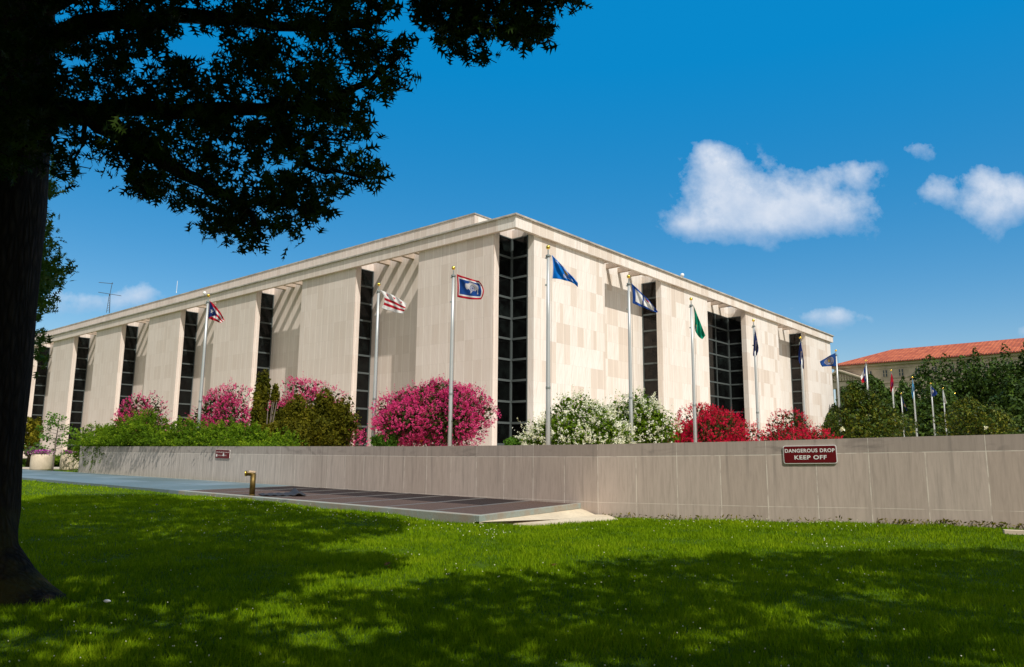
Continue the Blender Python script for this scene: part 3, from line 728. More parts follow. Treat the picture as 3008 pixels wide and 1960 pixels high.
def flag(corners, depth, design, label, rip=.14, mid=None, seed=0, waves=2.3):
    """corners hoist-top, hoist-bottom, fly-bottom, fly-top; mid = offsets (px) of the middle of hoist, bottom, fly, top edges"""
    nu, nv = 72, 48
    u, v = np.meshgrid(np.linspace(0, 1, nu), np.linspace(0, 1, nv), indexing='ij')
    HT, HB, FB, FT = [np.array(c, float) for c in corners]
    P = HT*(1-u[..., None])*(1-v[..., None])+HB*(1-u[..., None])*v[..., None]+FB*u[..., None]*v[..., None]+FT*u[..., None]*(1-v[..., None])
    if mid:
        mh, mbm, mf, mt = [np.array(c, float) for c in mid]; bu = 4*u*(1-u); bv = 4*v*(1-v)
        P = P+(mh*((1-u)*bv)[..., None]+mf*(u*bv)[..., None]+mbm*(v*bu)[..., None]+mt*((1-v)*bu)[..., None])
    ph = random.Random(seed).uniform(0, 6)
    rp = rip*np.sin(2*math.pi*waves*u+ph+1.6*v)*np.minimum(1, u*3)+rip*.35*np.sin(2*math.pi*(waves*1.7*u-1.2*v)+ph*2)*np.minimum(1, u*4)
    P = P+np.stack([rp*0, rp*7*40/depth*.5], -1)*np.minimum(1, u*2)[..., None]
    D = depth+rp-.1*u
    X = (P[..., 0]*DS-CX)/F; Y = -(P[..., 1]*DS-CY)/F
    W_ = (RT*X[..., None]+UP*Y[..., None]+FW)*D[..., None]
    idx = np.arange(nu*nv).reshape(nu, nv)
    Fc = np.stack([idx[:-1, :-1], idx[1:, :-1], idx[1:, 1:], idx[:-1, 1:]], -1).reshape(-1, 4)
    base = W_[0, 0]
    e_V = W_.reshape(-1, 3)-base
    o = npmesh('flag', e_V, Fc, M['flag'], smooth=True); o.location = base
    md = o.modifiers.new('thickness', 'SOLIDIFY'); md.thickness = .004
    col = design(u.ravel(), v.ravel()); col = np.concatenate([col, np.ones((len(col), 1))], 1)
    a = o.data.color_attributes.new('col', 'FLOAT_COLOR', 'POINT'); a.data.foreach_set('color', col.astype(np.float32).ravel())
    tag(o, label, 'flag', 'flags flying on the poles'); return o
def flagpole(xd, yball, label, H=9.0, rad=.085, zb=None, depth=None, ropes=True):
    r = ray(xd, yball); dep = depth if depth else H/r[2]; top = r*dep
    base = np.array([top[0], top[1], -1.5]); Hh = top[2]+1.5
    e = empty('flagpole', base); tag(e, label, 'flagpole', 'flagpoles around the terrace')
    k = rad/.085
    MB().tube([(0, 0, 0), (0, 0, Hh*.35), (0, 0, Hh*.7), (0, 0, Hh-.42)], [rad*1.15, rad*1.12, rad*.9, rad*.72], 14).build('pole', M['pole'], e, smooth=True)
    MB().lathe([(rad*.8, -.45), (rad*1.25, -.43), (rad*1.25, -.36), (rad*.8, -.34), (rad*.3, -.33), (rad*.3, -.12)], (0, 0, Hh), 14).build('pole_cap', M['poleband'], e)
    MB().lathe([(.0, -.10), (.052, -.087), (.087, -.045), (.10, 0), (.087, .045), (.052, .087), (0, .10)], (0, 0, Hh), 16).build('ball', M['gold'], e, smooth=True)
    MB().tube([(rad*1.35, -rad, Hh-.4), (rad*1.5, -rad, Hh-3), (rad*1.3, -rad, 1.)], .009, 5).build('halyard', M['rope'], e)
    MB().box(-rad*1.6, -rad*.8, -.03, .03, Hh-1.75, Hh-1.68).build('cleat', M['poleband'], e)
    MB().box(-rad*1.6, -rad*.7, -.03, .03, Hh-.52, Hh-.46).build('cleat', M['poleband'], e)
    MB().lathe([(rad*1.13, 0), (rad*1.2, .03), (rad*1.2, .1), (rad*1.1, .13)], (0, 0, Hh*.40), 14).build('collar', M['poleband'], e)
    return dep
poles = [
 (484.5, 687, 'silver flagpole rising from the junipers, leftmost pole, carrying the star-and-stripes triangle flag', 9.0),
 (880.5, 661, 'silver flagpole left of the big pink bush, carrying the red barred white flag', 9.0),
 (1054, 623, 'silver flagpole in front of the big pink bush, carrying the bison flag', 9.0),
 (1274, 575, 'tallest-looking silver flagpole in front of the white bush, carrying the bright blue flag', 9.0),
 (1461, 643, 'silver flagpole by the second white bush, carrying the white flag with blue border', 9.0),
 (1606, 695, 'silver flagpole in front of the bright red bush, carrying the green flag', 9.0),
 (1751, 745, 'silver flagpole between the two red bushes with a limp navy flag', 9.0),
 (1860, 785, 'silver flagpole against the last slit window with a limp dark blue flag', 9.0),
 (1942.5, 815, 'silver flagpole just right of the museum end with the oval seal flag', 9.0),
 (2012, 838, 'silver flagpole behind the magnolia with the lone-star red white and blue flag', 9.0),
 (2071, 861, 'silver flagpole behind the magnolia with the plain red flag', 9.0),
 (2120.5, 877, 'silver flagpole at the right edge of the magnolia with the light blue flag', 9.0),
 (2163, 891, 'silver flagpole between the two magnolias with the small navy flag', 9.0),
 (2191, 903, 'distant silver flagpole with the thin whitish flag before dark trees', 9.0)]
dep = []
for p in poles: dep.append(flagpole(*p))
flagpole(2094, 915, 'small distant flagpole with navy and gold flag beyond the magnolia', depth=100, rad=.07)
flagpole(2219, 914, 'faint distant flagpole in deep shade before the dark trees', depth=106, rad=.06)
flag([(486.6, 699), (483.5, 740), (513.5, 751), (521.7, 744)], dep[0], d_pr, 'striped red and white flag with blue triangle and white star', .10, ((1, 0), (-1, 0), (0, 1), (2, -4)), 1)
flag([(883.8, 674.5), (885.7, 715.4), (938, 729), (944.5, 705.6)], dep[1], d_dc, 'white flag with two red bars and three red stars', .10, ((9, 2), (0, 2), (0, 0), (0, -3)), 2, 1.6)
flag([(1061.2, 637), (1062, 690.4), (1118, 696.5), (1113, 653)], dep[2], d_wy, 'red bordered blue flag with a white bison', .08, ((1, 0), (0, 2), (9, 0), (0, 1)), 3, 1.3)
flag([(1281.3, 591.5), (1282.5, 647.4), (1343, 667), (1343, 657.7)], dep[3], d_wi, 'bright blue flag with white letters and gold emblem', .14, ((2.5, 0), (6, -4), (0, 0), (0, -1)), 4, 1.8)
flag([(1467, 658), (1470, 704.6), (1527.5, 727), (1529, 723.8)], dep[4], d_wv, 'white flag with wide blue border, folding as it hangs', .14, ((1.5, 0), (-2, 0), (0, 0), (0, -3)), 5, 1.7)
flag([(1611.5, 709), (1614.8, 754), (1632.3, 789), (1639.3, 779.6)], dep[5], d_wa, 'green flag with a yellow and blue round seal', .12, ((1, 0), (-6, 2), (0, 0), (0, 0)), 6, 1.5)
flag([(1753.8, 762), (1750, 826), (1757, 829), (1762, 802)], dep[6]-.35, d_navy, 'limp navy flag hanging close on the pole between the red bushes', .12, ((0, 0), (0, 2), (3, 0), (0, -2)), 7, 1.2)
flag([(1861, 792), (1855, 834), (1868, 858), (1866.5, 826)], dep[7]-.35, d_navy, 'limp dark blue flag hanging across the last slit window', .12, ((-1, 0), (-1, 3), (1, 0), (0, -1)), 8, 1.2)
flag([(1941.5, 820.5), (1943.8, 851.8), (1911, 853), (1905.5, 840.5)], dep[8]-.35, d_seal, 'blue flag with a pale oval seal, blown to the left', .10, ((0, 0), (0, -1), (-1, 0), (0, -1)), 9, 1.2)
flag([(2011, 850.8), (2011.8, 886.7), (2003.4, 891), (2000, 876)], dep[9]-.35, d_tx, 'blue white and red flag drooping to the left of its pole', .12, None, 10, 1.0)
flag([(2072, 867), (2069, 902), (2071, 912), (2077, 893)], dep[10]-.35, d_tn, 'limp plain red flag hanging on its pole', .10, ((-1, 0), (0, 2), (1, 0), (1, 0)), 11, 1.2)
flag([(2120.6, 881.5), (2118.6, 914), (2121.5, 928), (2125, 902)], dep[11]-.35, d_lb, 'limp light blue flag at the edge of the magnolia', .10, None, 12, 1.2)
flag([(2163.8, 898.6), (2165.5, 920), (2170.5, 922), (2179, 914)], dep[12]-.35, d_sc, 'small navy flag with a white tree, before the dark trees', .12, ((0, 0), (0, 0), (1, 0), (0, -2)), 13, 1.2)
flag([(2191.8, 904), (2193.5, 930), (2197, 940), (2200, 936)], dep[13]-.35, d_ri, 'thin whitish flag hanging before the dark trees', .10, None, 14, 1.2)
flag([(2096, 921), (2097, 938), (2108, 956), (2108, 952)], 100, d_or, 'small navy and gold flag on the short distant pole', .10, None, 15, 1.2)
flag([(2221, 922), (2222, 944), (2237, 955), (2235, 938)], 106, d_navy, 'nearly black flag lost in the shade of the trees', .10, None, 16, 1.2)

# ---------------------------------------------------------------- foliage generators
def basis(nrm, spin):
    n = nrm/np.linalg.norm(nrm, axis=1, keepdims=True)
    h = np.where(np.abs(n[:, 2:3]) < .9, np.array([[0, 0, 1.]]), np.array([[1., 0, 0]]))
    a = np.cross(h, n); a /= np.linalg.norm(a, axis=1, keepdims=True); b = np.cross(n, a)
    c, s = np.cos(spin)[:, None], np.sin(spin)[:, None]
    return np.stack([a*c+b*s, -a*s+b*c, n], axis=2)      # columns = axes
def scatter(tv, tf, pos, nrm, scale, spin=None):
    N = len(pos); tv = np.asarray(tv, float); tf = np.asarray(tf)
    if spin is None: spin = RNG.uniform(0, 2*math.pi, N)
    B = basis(nrm, spin)
    sc = np.asarray(scale).reshape(N, 1, 1)
    V = np.einsum('nij,kj->nki', B, tv)*sc+pos[:, None, :]
    Fc = tf[None]+(np.arange(N)*len(tv))[:, None, None]
    return V.reshape(-1, 3), Fc.reshape(-1, tf.shape[1])
def pertet(r, k): return np.repeat(r, k)
LEAF = ([(0, -.5, 0), (.28, 0, .07), (0, .5, 0), (-.28, 0, .07)], [(0, 1, 2, 3)])
LONG = ([(0, -.5, 0), (.16, 0, .05), (0, .5, -.06), (-.16, 0, .05)], [(0, 1, 2, 3)])
def oakleaf():
    V = []; Fc = []
    def tri(a, b, c): k = len(V); V.extend([(*a, 0), (*b, 0), (*c, 0)]); Fc.append((k, k+1, k+2))
    for y, w, up in ((-.18, .34, .12), (.08, .42, .20), (.30, .26, .18)):
        for s in (-1, 1): tri((0, y-.10), (s*w, y+up), (0, y+.10))
    tri((-.09, .30), (0, .62), (.09, .30)); tri((0, -.35), (.10, 0), (0, .4)); tri((0, -.35), (0, .4), (-.10, 0)); tri((-.012, -.3), (0, -.55), (.012, -.3))
    V = [(x, y, .10*abs(x)*1.2-.12*y*y) for x, y, z in V]; return V, Fc
OAK = oakleaf()
def rnd_dir(N): v = RNG.normal(size=(N, 3)); return v/np.linalg.norm(v, axis=1, keepdims=True)
def crown_points(cen, rad, nlobe, N, lobe=.45, flat_bottom=.25, shell=.35, seed=None, dome=.34):
    """points and outward normals on a cloud of lobes filling an ellipsoid"""
    rg = np.random.default_rng(seed if seed is not None else RNG.integers(1e9))
    d = rg.normal(size=(nlobe, 3)); d /= np.linalg.norm(d, axis=1, keepdims=True)
    d[:, 2] = np.where(d[:, 2] < -flat_bottom, -flat_bottom*rg.random(nlobe), d[:, 2])
    rr = rg.uniform(.35, 1-lobe*.55, nlobe)[:, None]; cc = d*rr
    lr = lobe*rg.uniform(.65, 1.15, nlobe)
    w = lr**2; k = rg.choice(nlobe, N, p=w/w.sum())
    dd = rg.normal(size=(N, 3)); dd /= np.linalg.norm(dd, axis=1, keepdims=True)
    ra = lr[k]*(1-shell*rg.random(N)**1.5)
    P = cc[k]+dd*ra[:, None]
    # drop points buried inside other lobes
    D = np.linalg.norm(P[:, None]-cc[None], axis=2)/lr[None]
    keep = (D.min(1) > .55) | (rg.random(N) < .25)
    P, dd = P[keep], dd[keep]
    lo, hi = np.percentile(P, .6, axis=0), np.percentile(P, 99.4, axis=0); P = (P-(lo+hi)/2)/((hi-lo)/2)
    P[:, :2] *= (1-dome*np.clip(P[:, 2], 0, 1)**1.4)[:, None]
    P = P*(1+.07*np.array([mnoise.noise(Vector(q*2.6)) for q in P])[:, None]*2)
    return cen+P*np.asarray(rad), dd/np.asarray(rad)*max(rad)
def shrub(name, label, cat, x0, x1, yt, yb, depth, leaf, blossom=None, nleaf=9000, nblos=900, bsize=.05, lsize=.115, bper=16, stems=True, lobes=26, group=None, thick=.8, seed=1, bup=.35, lobe=.42, dome=.20):
    """x0,x1,yt,yb picture extent (2380 px frame) at a given depth"""
    a = at((x0+x1)/2, yt, depth); b = at((x0+x1)/2, yb, depth)
    wr = (x1-x0)/2*DS/F*depth*.97; top = a[2]; bot = b[2]; hr = (top-bot)/2
    cen = np.array([b[0]*.5+a[0]*.5, a[1]*.5+b[1]*.5, (top+bot)/2])
    gzz = float(gz(cen[0], cen[1]))
    e = empty(name, (cen[0], cen[1], gzz)); tag(e, label, cat, group)
    nin = int(nleaf*.8)
    Pi, _ = crown_points(cen, (wr*.86, wr*thick*.86, hr*.88), lobes, nin, seed=seed, lobe=lobe, dome=dome, shell=.9)
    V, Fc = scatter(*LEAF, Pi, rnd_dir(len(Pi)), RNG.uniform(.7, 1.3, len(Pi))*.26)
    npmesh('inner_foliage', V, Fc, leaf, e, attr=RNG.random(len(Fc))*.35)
    nleaf = int(nleaf*1.9)
    P, Nn = crown_points(cen, (wr*.97, wr*thick*.97, hr*.97), lobes, nleaf, seed=seed, lobe=lobe, dome=dome, shell=.6)
    nn = Nn/np.linalg.norm(Nn, axis=1, keepdims=True)+RNG.normal(size=P.shape)*.6
    V, Fc = scatter(*LEAF, P, nn, RNG.uniform(.7, 1.3, len(P))*lsize)
    npmesh('foliage', V, Fc, leaf, e, attr=RNG.random(len(Fc)))
    if blossom:
        nblos = int(nblos*(1.25 if blossom is M['white'] else 2.9)); bsize = bsize*(1.9 if blossom is M['white'] else 1.3)
        P, Nn = crown_points(cen, (wr*1.0, wr*thick*1.0, hr*1.0), lobes, int(nblos*2.4), seed=seed, shell=.10, lobe=lobe, dome=dome)
        nn = Nn/np.linalg.norm(Nn, axis=1, keepdims=True)
        # clumps: keep more on some sides
        cl = np.array([mnoise.noise(Vector(p*1.7)) for p in P]); keep = (cl > -.16) | (RNG.random(len(P)) < .22)
        P, nn = P[keep][:nblos], nn[keep][:nblos]
        ax_ = nn*.8+np.array([0, 0, bup]); ax_ /= np.linalg.norm(ax_, axis=1, keepdims=True)
        L = RNG.uniform(.08, .24, len(P))*(bsize/.05)*(1+1.2*(RNG.random(len(P)) > .93))
        t = RNG.random((len(P), bper)); rad = (1-t*.75)*.06*(bsize/.05)
        off = rnd_dir(len(P)*bper).reshape(len(P), bper, 3)*rad[..., None]
        Q = (P[:, None]+ax_[:, None]*(t*L[:, None])[..., None]+off).reshape(-1, 3)
        V, Fc = scatter(*LEAF, Q, rnd_dir(len(Q))+np.repeat(nn, bper, 0)*.7, RNG.uniform(.7, 1.3, len(Q))*bsize)
        r_ = np.repeat(RNG.random(len(P)), bper)*.6+RNG.random(len(Q))*.4
        npmesh('blossoms', V, Fc, blossom, e, attr=r_[:len(Fc)])
    if stems:
        m = MB(); rg = random.Random(seed)
        for k in range(9):
            t = rg.uniform(0, 6.28); q = rg.uniform(.2, .65)
            m.tube([(rg.uniform(-.25, .25), rg.uniform(-.2, .2), 0), (math.cos(t)*wr*q*.4, math.sin(t)*wr*q*.4, (cen[2]-gzz)*.55), (math.cos(t)*wr*q, math.sin(t)*wr*q*thick, cen[2]-gzz+hr*.3)], [.05, .035, .015], 6)
        m.build('stems', M['stem'], e, smooth=True)
    return e

GC_ = 'flowering crape myrtles behind the stone wall'
shrub('crape_myrtle', 'pink crape myrtle showing above the left part of the junipers', 'shrub', 262, 402, 926, 1090, 47, M['crape'], M['pink'], 5000, 800, seed=3, group=GC_)
shrub('crape_myrtle', 'pink crape myrtle behind the leftmost flagpole and the junipers', 'shrub', 412, 592, 904, 1090, 45, M['crape'], M['pink'], 7000, 1200, seed=4, group=GC_)
shrub('crape_myrtle', 'pink crape myrtle mostly behind the bronze-green maple', 'shrub', 585, 838, 892, 1090, 45.5, M['crape'], M['pink'], 8000, 1700, seed=5, group=GC_)
shrub('crape_myrtle', 'biggest round pink crape myrtle, standing clear beside the building corner', 'shrub', 872, 1142, 893, 1036, 38, M['crape'], M['pink'], 12000, 2500, bsize=.048, seed=6, lobes=34, group=GC_)
shrub('crape_myrtle', 'white flowering crape myrtle left half of the white pair, right of the corner window', 'shrub', 1216, 1466, 926, 1085, 36, M['crapewhite'], M['white'], 12000, 1500, bsize=.040, bper=16, seed=27, lobes=44, lobe=.48, dome=.12, group=GC_, lsize=.14)
shrub('crape_myrtle', 'white flowering crape myrtle next to the red ones, with a gap beside it', 'shrub', 1385, 1568, 922, 1090, 38.5, M['crapewhite'], M['white'], 9000, 800, bsize=.040, bper=16, seed=28, lobes=36, lobe=.48, dome=.12, group=GC_, lsize=.14)
shrub('crape_myrtle', 'bright red crape myrtle beside the white pair', 'shrub', 1545, 1766, 950, 1080, 45, M['crape'], M['red'], 8000, 1900, seed=9, lobes=30, group=GC_)
shrub('crape_myrtle', 'sparser red crape myrtle beside the magnolia', 'shrub', 1752, 1938, 962, 1075, 54, M['crape'], M['red'], 6500, 1050, bsize=.055, seed=10, lobes=26, group=GC_)
shrub('maple_bush', 'bronze-green cutleaf maple bush in front of the pink blossoms', 'shrub', 628, 836, 914, 1085, 39.6, M['maple'], None, 19000, lsize=.08, seed=12, lobes=22, lobe=.40, dome=.12, thick=.6)
shrub('maple_bush', 'broad bronze-green maple bush between the tall sprig and the big maple bush', 'shrub', 598, 742, 925, 1085, 39.8, M['maple'], None, 11000, lsize=.08, seed=19, lobes=18, lobe=.42, dome=.10, thick=.7)
shrub('maple_bush', 'low bronze-green maple branches at the right end of the junipers', 'shrub', 575, 705, 975, 1090, 38.6, M['maple'], None, 7000, lsize=.075, seed=17, lobes=16, lobe=.36)
shrub('maple_bush', 'tall ragged bronze-green maple sprig rising before the fourth slit window', 'shrub', 582, 662, 866, 1060, 40, M['maple'], None, 6500, lsize=.08, seed=23, lobes=14, lobe=.30, dome=.0, thick=.6)
shrub('green_plant', 'low bright green plant behind the second flagpole from the left', 'shrub', 862, 930, 1008, 1050, 37, M['sapling'], None, 1500, lsize=.13, seed=14, lobes=8, stems=False)
shrub('green_plant', 'low yellow-green plant under the corner window', 'shrub', 1172, 1228, 1014, 1050, 36, M['sapling'], None, 1300, lsize=.08, seed=15, lobes=8, stems=False)
def orange_flower():
    p = at(980.5, 1024, 36.5); g0 = float(gz(p[0], p[1])); e = empty('orange_flower', (p[0], p[1], g0)); tag(e, 'single orange flower beneath the big pink bush', 'flower')
    MB().tube([(0, 0, 0), (0, 0, p[2]-g0)], .012, 5).build('stem', M['sapling'], e)
    V, Fc = scatter(*LEAF, p+RNG.normal(size=(26, 3))*.035, rnd_dir(26), np.full(26, .08)); npmesh('petals', V, Fc, simple('orange_petals', (.75, .12, .01), .6), e)
orange_flower()
# junipers: arching sprays spilling over the far half of the wall
def juniper(label, x0, x1, yt, depth0, depth1, seed, lobes=26):
    rg = np.random.default_rng(seed); depth = (depth0+depth1)/2+1.0
    a = at(x0, yt, depth0+1); b = at(x1, yt, depth1+1); m0 = at((x0+x1)/2, yt, depth); lowz = -.9
    top = m0[2]; cen = np.array([(a[0]+b[0])/2, (a[1]+b[1])/2, (top+lowz)/2])
    half = np.linalg.norm((b-a)[:2])/2; dr = (b-a)[:2]/(2*half)
    P, Nn = crown_points(np.zeros(3), (half*.96, 1.7, (top-lowz)/2*.82), lobes, 2600, seed=seed, lobe=.30, flat_bottom=.2, shell=.2)
    def rot(q): return np.stack([q[:, 0]*dr[0]-q[:, 1]*dr[1], q[:, 0]*dr[1]+q[:, 1]*dr[0], q[:, 2]], -1)
    P = rot(P)+cen; d = rot(Nn); d /= np.linalg.norm(d, axis=1, keepdims=True)
    d = d*.9+rg.normal(size=d.shape)*.35+np.array([-.2, 0, .30]); d /= np.linalg.norm(d, axis=1, keepdims=True)
    N = len(P); e = empty('juniper', (cen[0], cen[1], float(gz(cen[0], cen[1])))); tag(e, label, 'shrub', 'junipers spilling over the wall')
    k = 20; s = rg.random((N, k)); L = rg.uniform(.35, .85, N)
    Q = P[:, None]+d[:, None]*(s*L[:, None])[..., None]+np.array([0, 0, -.28])*(s**2*L[:, None])[..., None]+rg.normal(size=(N, k, 3))*.04*(1.3-s)[..., None]
    Q = Q.reshape(-1, 3); at_ = np.clip(np.repeat(rg.random(N)**1.3, k)*.5+s.ravel()*.5-.05, 0, 1); dk = np.repeat(d, k, 0)
    ok = ((Q[:, :2]-WP[1])@Rv > .56) | (((Q[:, :2]-WP[1])@Rv > .02) & (Q[:, 2] > .24)); Q, at_, dk = Q[ok], at_[ok], dk[ok]
    V, Fc = scatter(*LONG, Q, rnd_dir(len(Q))+dk*.4, rg.uniform(.09, .16, len(Q)))
    npmesh('foliage', V, Fc, M['juniper'], e, attr=at_)
    Pi = rot(crown_points(np.zeros(3), (half*.85, 1.3, (top-lowz)/2*.7), lobes, 1500, seed=seed, lobe=.3, shell=.9)[0])+cen
    Pi = Pi[(Pi[:, :2]-WP[1])@Rv > .8]
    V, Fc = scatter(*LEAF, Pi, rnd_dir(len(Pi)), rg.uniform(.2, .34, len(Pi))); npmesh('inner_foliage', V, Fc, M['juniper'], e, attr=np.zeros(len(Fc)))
juniper('bright green spreading juniper at the far left end of the wall', 186, 300, 995, 45.2, 41.5, 21)
juniper('tallest mound of bright green juniper left of the leftmost flagpole', 255, 440, 962, 42.5, 37.5, 24)
juniper('bright green spreading juniper around the leftmost flagpole', 390, 560, 982, 38.5, 34.5, 22)
juniper('lowest bright green spreading juniper below the bronze-green maple', 520, 705, 1000, 35, 30.5, 23)

def tree(name, label, x0, x1, yt, yb, depth, leaf, n=9000, lsize=.5, seed=1, lobes=40, group=None, trunk=True, thick=.9, lobe=.36):
    a = at((x0+x1)/2, yt, depth); b = at((x0+x1)/2, yb, depth)
    wr = (x1-x0)/2*DS/F*depth; hr = (a[2]-b[2])/2; cen = np.array([(a[0]+b[0])/2, (a[1]+b[1])/2, (a[2]+b[2])/2])
    g0 = float(gz(cen[0], cen[1])); e = empty(name, (cen[0], cen[1], g0)); tag(e, label, 'tree', group)
    P, Nn = crown_points(cen, (wr, wr*thick, hr), lobes, n, seed=seed, flat_bottom=.8, lobe=lobe)
    nn = Nn/np.linalg.norm(Nn, axis=1, keepdims=True)+RNG.normal(size=P.shape)*.55
    V, Fc = scatter(*LEAF, P, nn, RNG.uniform(.6, 1.3, len(P))*lsize)
    npmesh('crown', V, Fc, leaf, e, attr=RNG.random(len(Fc)))
    m = MB(); H = cen[2]-g0; r = max(.12, H*.03)
    m.tube([(0, 0, 0), (r, 0, H*.5), (0, 0, H+hr*.5)], [r*1.3, r, r*.3], 8)
    rg = random.Random(seed)
    for k in range(5):
        t = rg.uniform(0, 6.28); m.tube([(0, 0, H*.5), (math.cos(t)*wr*.6, math.sin(t)*wr*.6, H+hr*rg.uniform(-.2, .5))], [r*.6, r*.15], 6)
    m.build('trunk', M['bark'], e, smooth=True); return e
GT = 'dark trees beyond the flag terrace'
tree('magnolia_tree', 'glossy bronze-green magnolia directly beside the museum end', 1922, 2126, 925, 1060, 60, M['magnolia'], 9000, .26, 31, 40)
tree('magnolia_tree', 'upper leafy shoot of magnolia nearest the museum end, around the seal-flag pole', 1952, 2042, 896, 985, 61.5, M['magnolia'], 3500, .24, 32, 20)
tree('magnolia_tree', 'lower glossy magnolia below the dark trees at right', 2188, 2350, 925, 1050, 76, M['magnolia'], 7500, .3, 33, 34)
for i, (x0, x1, yt, lab, dd) in enumerate([
    (1918, 1985, 930, 'small dark tree squeezed between the museum end and the seal-flag pole', 108),
    (1950, 2040, 892, 'dark green tree behind the seal-flag pole', 118), (1995, 2085, 880, 'dark green tree behind the red limp flag', 116), (2072, 2150, 892, 'dark green tree behind the light blue flag', 118),
    (2118, 2270, 838, 'tall dark green tree behind the small navy flag', 124), (2225, 2325, 832, 'tall dark green tree in the middle of the far clump', 121), (2280, 2400, 828, 'tall dark green tree second from the right edge', 117),
    (2355, 2450, 808, 'tallest dark green tree at the right edge', 112), (2100, 2260, 905, 'lower dark tree filling the gap under the far clump', 104), (2300, 2440, 880, 'lower dark tree at the right edge of the wall', 100)]):
    tree('deciduous_tree', lab, x0, x1, yt, 1050, dd, M['bgtree'], 9500, .55, 40+i, 52, GT, lobe=.30)
# magnolia blossoms
for i, (x, y) in enumerate(((1957, 1062/1.0-0+0-0-0-0-45), (2292, 994))):
    p = at(x, y if i else 997, 56 if i == 0 else 70); e = npmesh('magnolia_flower', scatter(*LEAF, RNG.normal(size=(18, 3))*.07, rnd_dir(18), np.full(18, .26))[0], scatter(*LEAF, np.zeros((18, 3)), rnd_dir(18), np.full(18, .2))[1], M['white'], attr=RNG.random(18))
    e.location = p; tag(e, ('creamy magnolia flower at the left foot of the nearer magnolia', 'creamy magnolia flower on the farther magnolia')[i], 'flower')

# left background: planters, sapling, small tree
def planter(xl, xr, yt, yb, depth, label, flowers=True, seed=1):
    b = at((xl+xr)/2, yb, depth); t = at((xl+xr)/2, yt, depth); r = (xr-xl)/2*DS/F*depth; h = t[2]-b[2]
    e = empty('planter', b); tag(e, label, 'planter', 'round concrete planters')
    MB().lathe([(r*.93, 0), (r*.98, h*.1), (r, h*.5), (r*.98, h*.85), (r*.9, h*.97), (r*.84, h), (r*.8, h*.9)], (0, 0, 0), 28).build('tub', M['planter'], e, smooth=True)
    if flowers:
        N = 420; P = np.stack([RNG.normal(size=N)*r*.42, RNG.normal(size=N)*r*.42, h+RNG.random(N)*.28], -1)+b
        V, Fc = scatter(*LEAF, P, rnd_dir(N), RNG.uniform(.06, .12, N)); npmesh('flowers', V, Fc, M['purple'], e, attr=RNG.random(N)**1.5)
        V, Fc = scatter(*LEAF, P+[0, 0, -.08], rnd_dir(N), RNG.uniform(.06, .12, N)); npmesh('foliage', V, Fc, M['sapling'], e, attr=RNG.random(N))
planter(71.5, 117, 1056, 1093.5, 47, 'round concrete planter of purple flowers nearest the oak trunk')
planter(139.5, 169, 1056, 1093, 50, 'round concrete planter half hidden behind the sapling, next to the wall end')
planter(163, 192, 1058, 1091, 53, 'farthest round concrete planter, tucked behind the wall end')
def sapling():
    b = onz(121.5, 1094.5, -1.43); dep_ = b@FW; t = at(128, 958, dep_); e = empty('young_tree', b); tag(e, 'thin leafy sapling on the grass before the planters', 'tree')
    H = t[2]-b[2]; m = MB(); m.tube([(0, 0, 0), (.03, 0, H*.5), (.12, 0, H*.97)], [.06, .04, .01], 7)
    rg = random.Random(5); P = []
    for k in range(26):
        z = H*(.2+.75*k/26); L = (1-(z/H)**1.5)*1.6+.25; a = rg.uniform(0, 6.28); tip = np.array([math.cos(a)*L, math.sin(a)*L, z+L*.25])
        m.tube([(0.02, 0, z), tuple(tip)], [.015, .006], 4)
        for s in np.linspace(.35, 1.05, 12): P.append(np.array([0, 0, z])*(1-s)+tip*s+np.array([rg.gauss(0, .08) for _ in range(3)]))
    m.build('trunk', M['stem'], e)
    P = np.array(P)+b; P = np.repeat(P, 3, 0)+RNG.normal(size=(len(P)*3, 3))*.06
    V, Fc = scatter(*LEAF, P, rnd_dir(len(P))+[0, 0, .4], RNG.uniform(.12, .2, len(P))); npmesh('crown', V, Fc, M['sapling'], e, attr=RNG.random(len(Fc)))
sapling()
tree('small_tree', 'small bronze-green tree half hidden by the oak trunk', 45, 98, 972, 1050, 58, M['maple'], 3500, .2, 61, 16)
shrub('grass_clump', 'dull purplish clump behind the first planter', 'shrub', 60, 100, 1040, 1062, 56, foliage_mat('purple_grass', (.05, .04, .035), (.10, .08, .07), (.16, .13, .11)), None, 900, lsize=.2, stems=False, seed=62, lobes=6)
shrub('hedge_bush', 'low green bush behind the planters', 'shrub', 55, 185, 1058, 1085, 60, M['crapewhite'], None, 2600, lsize=.16, stems=False, seed=63, lobes=16)
o = MB().prism([tuple((onz(20, 1090, -1.42))[:2]), tuple((onz(182, 1089.5, -1.42))[:2]), tuple((onz(182, 1086, -1.42))[:2]), tuple((onz(20, 1086.5, -1.42))[:2])], -1.6, -1.40).build('path', M['path']); tag(o, kind='structure')

